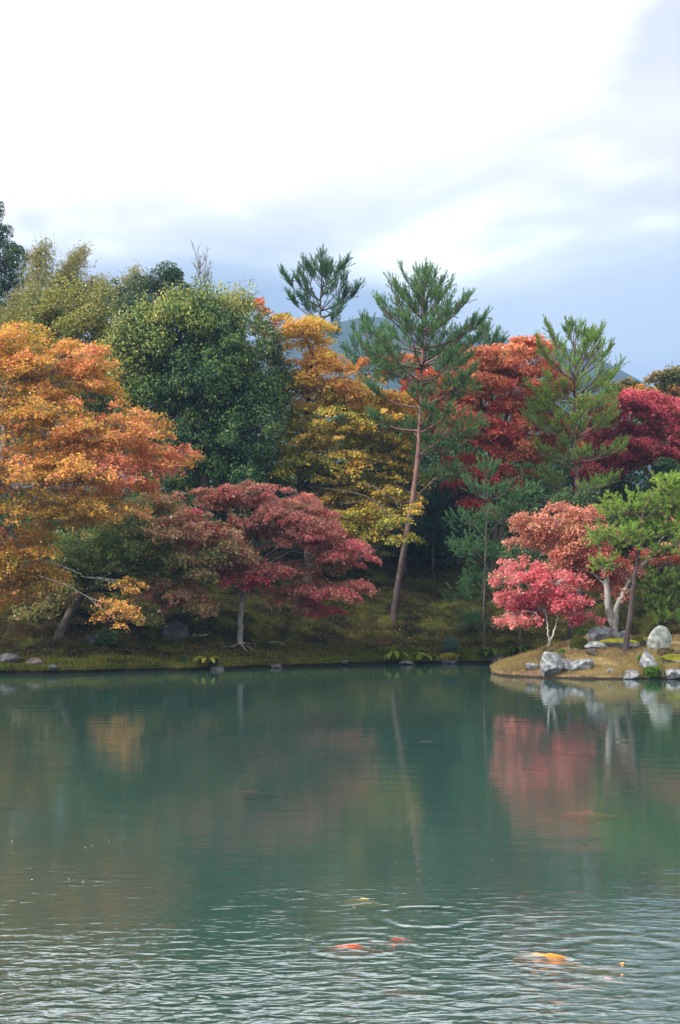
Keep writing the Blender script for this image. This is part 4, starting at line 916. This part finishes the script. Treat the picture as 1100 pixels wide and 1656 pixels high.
fern('low fern at the waterline between the blue grey stone and the round shrub', 688, 1073, 44, 3, FERN, 10)
fern('dark green fern at the foot of the young bare trunk', 795, 1066, 48, 4, [(0.04, 0.08, 0.015), (0.08, 0.14, 0.03)], 10)
fern('green fern on the bank under the crimson maple', 840, 1058, 40, 5, [(0.04, 0.08, 0.015), (0.08, 0.13, 0.03)], 9)
fern('small fern at the foot of the squared dark boulder', 290, 1032, 28, 6, [(0.04, 0.10, 0.02), (0.09, 0.17, 0.03)], 9)

# fallen branch, surface roots
def stick(name, label, cat, pts, r, mat, group=None):
    a = Acc(); b = np.array(pts[0]); tube(a, curve(pts, 5, np.random.default_rng(3), 0.01), np.linspace(r, r * .4, (len(pts) - 1) * 5 + 1), 6)
    o = link(name, a.mesh(name, mat, b, True), None, b); tag(o, label, cat, group); return o
def gp(px, py, dz=0.03): return G(px, py) + [0, 0, dz]
stick('fallen_branch', 'pale fallen branch lying on the moss right of the squared boulder', 'branch', [gp(313, 1029), gp(325, 1031, .06), gp(338, 1028)], 0.045, M_BARK_GREY, 'dead wood on the bank')
stick('fallen_branch', 'thin grey fallen branch right of the dull red maple trunk', 'branch', [gp(438, 1040), gp(450, 1041, .05), gp(462, 1046)], 0.035, M_BARK_GREY, 'dead wood on the bank')
mroot = [o for o in bpy.data.objects if o.get('label', '').startswith('dull red maple')][0]
for pts in ([gp(388, 1043, .05), gp(376, 1046, .02), gp(362, 1046, .0), gp(350, 1047, -.03)], [gp(389, 1044, .05), gp(396, 1050, .02), gp(402, 1057, .0), gp(406, 1060, -.03)], [gp(391, 1043, .05), gp(402, 1047, .02), gp(412, 1053, .0), gp(416, 1056, -.03)], [gp(392, 1042, .05), gp(410, 1042, .02), gp(424, 1043, -.02)]):
    a = Acc(); tube(a, curve(pts, 5, np.random.default_rng(5), 0.008), np.linspace(0.026, 0.005, (len(pts) - 1) * 5 + 1), 6); part('root', a, M_BARK_PALE, mroot, True)
# thin dark trunk and stout dark trunk on the bank behind the islet maples
for lab, px, py, top, r, lean in (('thin dark trunk rising behind the tip of the islet', 841, 1056, 985, .07, 0), ('stout dark trunk behind the crimson maple of the islet', 921, 1000, 900, .15, 4)):
    b = GX(px, 51.5 if px < 900 else 52.5); Yb = b[1]; rng = np.random.default_rng(px)
    cl = [(px + lean - 20, top - 40, 34, 20, .4), (px + lean + 22, top - 62, 36, 22, .45), (px + lean, top - 92, 40, 20, .5)]
    broadleaf(lab, b, [P(px, (py + top) / 2, Yb), P(px + lean, top, Yb), P(px + lean, top - 70, Yb)], r, cl, Yb, DG, px, 'understory evergreens on the slope', n_leaf=5000, size=0.11, clump=(0.25, 0.5), bark=M_BARK_PINE if px > 900 else M_BARK_DARK)

# ------------------------------------------------------------------ ground cover: grass, fallen leaves, floating specks
def blades(name, label, p, h, pal, seed, w=0.012):
    rng = np.random.default_rng(seed); n = len(p); d = np.stack([rng.normal(size=n) * .5, rng.normal(size=n) * .5, np.ones(n)], 1)
    nn = rng.normal(size=(n, 3)) * [1, 1, .1]; ln = h * rng.uniform(0.5, 1.3, n) * (1 + 0.6 * wav(p, seed + 3, 4.0, 2)).clip(0.3, 2); a = Acc()
    leaf_quads(a, p + unit(d) * ln[:, None] * .42, nn, d, ln, np.full(n, w), palette(pal, 0.5 + 0.3 * wav(p, seed, 1.5, 3) + rng.normal(size=n) * .2), 0.02)
    tag(link(name, a.mesh(name, M_LEAF)), label, 'grass' if 'grass' in name else 'leaves', None, 'stuff')
rng = np.random.default_rng(77)
X = rng.uniform(-14, 9, 26000); t = rng.uniform(0, 1, 26000) ** 2 * 1.6; Y = shore(X) + t - 0.02
blades('grass', 'short green grass and moss fringe along the bank edge', np.stack([X, Y, bank_z(X, Y)], 1), 0.09, [(0.05, 0.06, 0.012), (0.10, 0.12, 0.02), (0.17, 0.19, 0.035)], 1, 0.014)
X = rng.uniform(-15, 13, 80000); Y = shore(X) + rng.uniform(0.3, 14, 80000)
blades('moss_tufts', 'uneven moss tufts covering the bank and slope', np.stack([X, Y, bank_z(X, Y)], 1), 0.085, [(0.015, 0.014, 0.007), (0.04, 0.042, 0.010), (0.085, 0.095, 0.018), (0.085, 0.06, 0.03)], 2, 0.028)
X = rng.uniform(ISL_L, 14, 46000); e = rng.uniform(0, 1, 46000) ** 1.6 * 4; Y = isl_front(X) + e - 0.03; k = (isl_z(X, Y) > 0.02); X, Y = X[k], Y[k]
blades('dry_grass', 'dry straw coloured grass covering the islet', np.stack([X, Y, isl_z(X, Y)], 1), 0.13, [(0.13, 0.09, 0.05), (0.26, 0.19, 0.09), (0.38, 0.30, 0.14), (0.20, 0.19, 0.05)], 3, 0.012)
n = 8000; X = rng.uniform(-15, 13, n); Y = np.where(rng.uniform(0, 1, n) < .8, shore(X) + rng.uniform(0.2, 14, n), isl_front(X) + rng.uniform(.1, 5, n)); z = gz(X, Y); k = z > 0.05; X, Y, z = X[k], Y[k], z[k]; n = len(X)
a = Acc(); ln = rng.uniform(0.04, 0.085, n)
leaf_quads(a, np.stack([X, Y, z + 0.03], 1), rng.normal(size=(n, 3)) * .35 + [0, 0, 1], rng.normal(size=(n, 3)), ln, ln * .8, palette([(0.10, 0.05, 0.025), (0.26, 0.08, 0.045), (0.32, 0.13, 0.06), (0.28, 0.19, 0.10)], rng.uniform(0, 1, n)))
tag(link('fallen_leaves', a.mesh('fallen_leaves', M_MAPLE)), 'fallen brown and pale leaves scattered over moss and turf', 'leaves', None, 'stuff')
fl = [(20, 1362), (112, 1423), (138, 1372), (176, 1362), (52, 1424), (796, 1391), (148, 1368), (134, 1428), (640, 1397), (805, 1093), (480, 1141), (637, 1093)]
a = Acc()
for (px, py) in fl:
    d = ray(px, py); c = np.array([0, 0, EYE]) + d * (-EYE / d[2]) + [0, 0, 0.008]
    leaf_quads(a, c[None], np.array([[0.02, -.05, 1.0]]), rng.normal(size=(1, 3)), np.array([0.022]), np.array([0.018]), np.array([[0.7, 0.68, 0.6]]))
tag(link('floating_leaves', a.mesh('floating_leaves', M_LEAF)), 'few tiny pale leaves floating on the pond', 'leaves', None, 'stuff')

# ------------------------------------------------------------------ carp
def koi_mat(name, stops):
    return surf_mat(name, stops, 4.5, 3, 0.35, 0.15, 60, dist=0.004, spec=0.5)
K_OR = koi_mat('orange_koi', [(0.3, (0.85, 0.22, 0.02)), (0.6, (0.80, 0.30, 0.04)), (0.7, (0.8, 0.5, 0.3))])
K_RED = koi_mat('red_koi', [(0.3, (0.62, 0.10, 0.03)), (0.7, (0.50, 0.06, 0.03))])
K_DK = koi_mat('maroon_koi', [(0.3, (0.12, 0.03, 0.018)), (0.7, (0.08, 0.02, 0.014))])
K_YE = koi_mat('gold_koi', [(0.3, (0.62, 0.46, 0.10)), (0.7, (0.75, 0.55, 0.16))])
K_PK = koi_mat('pink_koi', [(0.3, (0.75, 0.30, 0.22)), (0.6, (0.8, 0.55, 0.5))])
K_BR = koi_mat('brown_koi', [(0.3, (0.10, 0.06, 0.03)), (0.7, (0.06, 0.04, 0.025))])
def koi_body(L_, bend):
    m, sd = 22, 12; u = np.linspace(0, 1, m); th = np.arange(sd) / sd * 2 * np.pi
    w = L_ * 0.105 * np.interp(u, [0, .05, .14, .3, .5, .7, .85, .93, 1], [0.22, .62, .9, 1, .92, .62, .34, .26, .22])
    h = L_ * 0.125 * np.interp(u, [0, .05, .14, .3, .5, .7, .85, .93, 1], [0.2, .5, .82, 1, .95, .68, .42, .36, .36])
    cx = (0.5 - u) * L_; cy = bend * L_ * 0.16 * np.sin(np.pi * (u * 1.3 - 0.25)) * u
    V = np.stack([np.repeat(cx, sd), np.repeat(cy, sd) + (w[:, None] * np.cos(th)).ravel(), (h[:, None] * np.sin(th)).ravel()], 1)
    i = np.arange(m - 1)[:, None] * sd; k = np.arange(sd)[None]; k2 = (k + 1) % sd
    Q = np.stack([i + k, i + sd + k, i + sd + k2, i + k2], -1).reshape(-1, 4)
    V = np.vstack([V, [[cx[0] + 0.01 * L_, cy[0], 0]], [[cx[-1], cy[-1], 0]]]); e = m * sd
    T = np.vstack([np.stack([k2[0], np.full(sd, e), k[0]], 1), np.stack([(m - 1) * sd + k[0], np.full(sd, e + 1), (m - 1) * sd + k2[0]], 1)])
    return V, Q, T, cx, cy
def fin(pts, th=0.004):
    p = np.asarray(pts, float); n = len(p); a, b_ = p[1] - p[0], p[-1] - p[0]; nr = unit(np.cross(a, b_)[None])[0] * th
    V = np.vstack([p + nr, p - nr]); T = [[0, i, i + 1] for i in range(1, n - 1)] + [[n, n + i + 1, n + i] for i in range(1, n - 1)]
    Q = [[i, (i + 1) % n + 0, (i + 1) % n + n, i + n] for i in range(n)]
    return V, Q, T
def koi(label, px, py, lpx, rz, mat, depth, bend=0.3, slim=1.0):
    d = ray(px, py); c = np.array([0, 0, EYE]) + d * (-EYE / d[2]); L_ = lpx / pxm(c[1]) / max(abs(math.cos(R(rz))), .3)
    root = thing('koi', (c[0], c[1], -depth - 0.125 * L_), label, 'fish', 'koi carp in the pond'); root.rotation_euler[2] = R(rz); root.scale = (1, slim, 0.5 + 0.5 * slim)
    root.location.z = -depth - 0.125 * L_ * (0.5 + 0.5 * slim)
    V, Q, T, cx, cy = koi_body(L_, bend); a = Acc(); a.add(V, Q, T); link('body', a.mesh('body', mat, (0, 0, 0), True), root)
    tx, ty = cx[-1], cy[-1]
    for nm, pts in (('tail_fin', [(tx + .02 * L_, ty, 0), (tx - .10 * L_, ty + .02 * L_ * bend, .10 * L_), (tx - .20 * L_, ty + .06 * L_ * bend, .13 * L_), (tx - .12 * L_, ty + .03 * L_, 0), (tx - .19 * L_, ty + .06 * L_ * bend, -.10 * L_), (tx - .09 * L_, ty, -.08 * L_)]),
                    ('dorsal_fin', [(.14 * L_, cy[8], .12 * L_), (.08 * L_, cy[9], .14 * L_), (-.05 * L_, cy[12], .135 * L_), (-.17 * L_, cy[14], .10 * L_)]),
                    ('side_fin', [(.28 * L_, .085 * L_, -.02 * L_), (.22 * L_, .20 * L_, -.05 * L_), (.13 * L_, .21 * L_, -.06 * L_), (.20 * L_, .09 * L_, -.03 * L_)]),
                    ('side_fin', [(.28 * L_, -.085 * L_, -.02 * L_), (.22 * L_, -.20 * L_, -.05 * L_), (.13 * L_, -.21 * L_, -.06 * L_), (.20 * L_, -.09 * L_, -.03 * L_)])):
        a = Acc(); a.add(*fin(pts)); link(nm, a.mesh(nm, mat), root)
koi('bright orange koi with its back at the surface near the ripples', 902, 1546, 140, 155, K_OR, -0.008, 0.6)
koi('red koi half breaking the surface below the ring of ripples', 573, 1530, 95, 180, K_RED, -0.008, 0.3)
koi('dull red koi swimming just right of the surfacing red one', 640, 1519, 60, 20, K_RED, -0.003)
koi('pink koi under the bright orange one at the lower right', 985, 1582, 60, 170, K_PK, 0.0)
koi('dim red koi beneath the ripples behind the bright orange one', 930, 1572, 70, 175, K_RED, 0.08)
koi('faint brownish koi low in the water under the red koi', 648, 1580, 60, 170, K_RED, 0.08)
koi('pale gold koi alone left above the ring of ripples', 592, 1453, 72, 160, K_YE, 0.001, 0.5)
koi('faint orange koi out in the middle of the right half', 953, 1312, 92, 178, K_RED, 0.004, slim=0.6)
koi('thin maroon koi at the far left under the bank reflection', 95, 1234, 66, 180, K_DK, -0.002, slim=0.55)
koi('maroon koi cut by the left edge of the view', 15, 1298, 66, 178, K_DK, 0.0, slim=0.55)
koi('dark maroon koi in the left middle of the pond', 411, 1279, 84, 176, K_DK, -0.002, slim=0.55)
koi('brown koi in front of the reflection of the tall pine', 685, 1199, 68, 2, K_BR, -0.002, slim=0.55)
koi('small dark koi under the crimson reflection', 870, 1240, 40, 14, K_DK, -0.002, slim=0.55)
koi('dim dark koi right of the small one in the crimson reflection', 945, 1213, 70, 0, K_DK, 0.0, slim=0.55)

# ------------------------------------------------------------------ the air
m, t_, o_ = new_mat('haze_air'); vol = N(t_, 'ShaderNodeVolumePrincipled'); vol.inputs['Color'].default_value = (0.36, 0.60, 1.0, 1); vol.inputs['Density'].default_value = 0.0004; vol.inputs['Anisotropy'].default_value = 0.2
t_.links.new(vol.outputs[0], o_.inputs['Volume'])
x0, x1, y0, y1, z0, z1 = -1200, 1200, -700, 1300, -2.6, 172
a = Acc(); a.add([(x, y, z) for z in (z0, z1) for y in (y0, y1) for x in (x0, x1)], [(0, 2, 3, 1), (4, 5, 7, 6), (0, 1, 5, 4), (2, 6, 7, 3), (0, 4, 6, 2), (1, 3, 7, 5)])
if HAZE: tag(link('haze', a.mesh('haze', m)), 'thin blue haze in the air over the valley', 'haze', None, 'stuff')
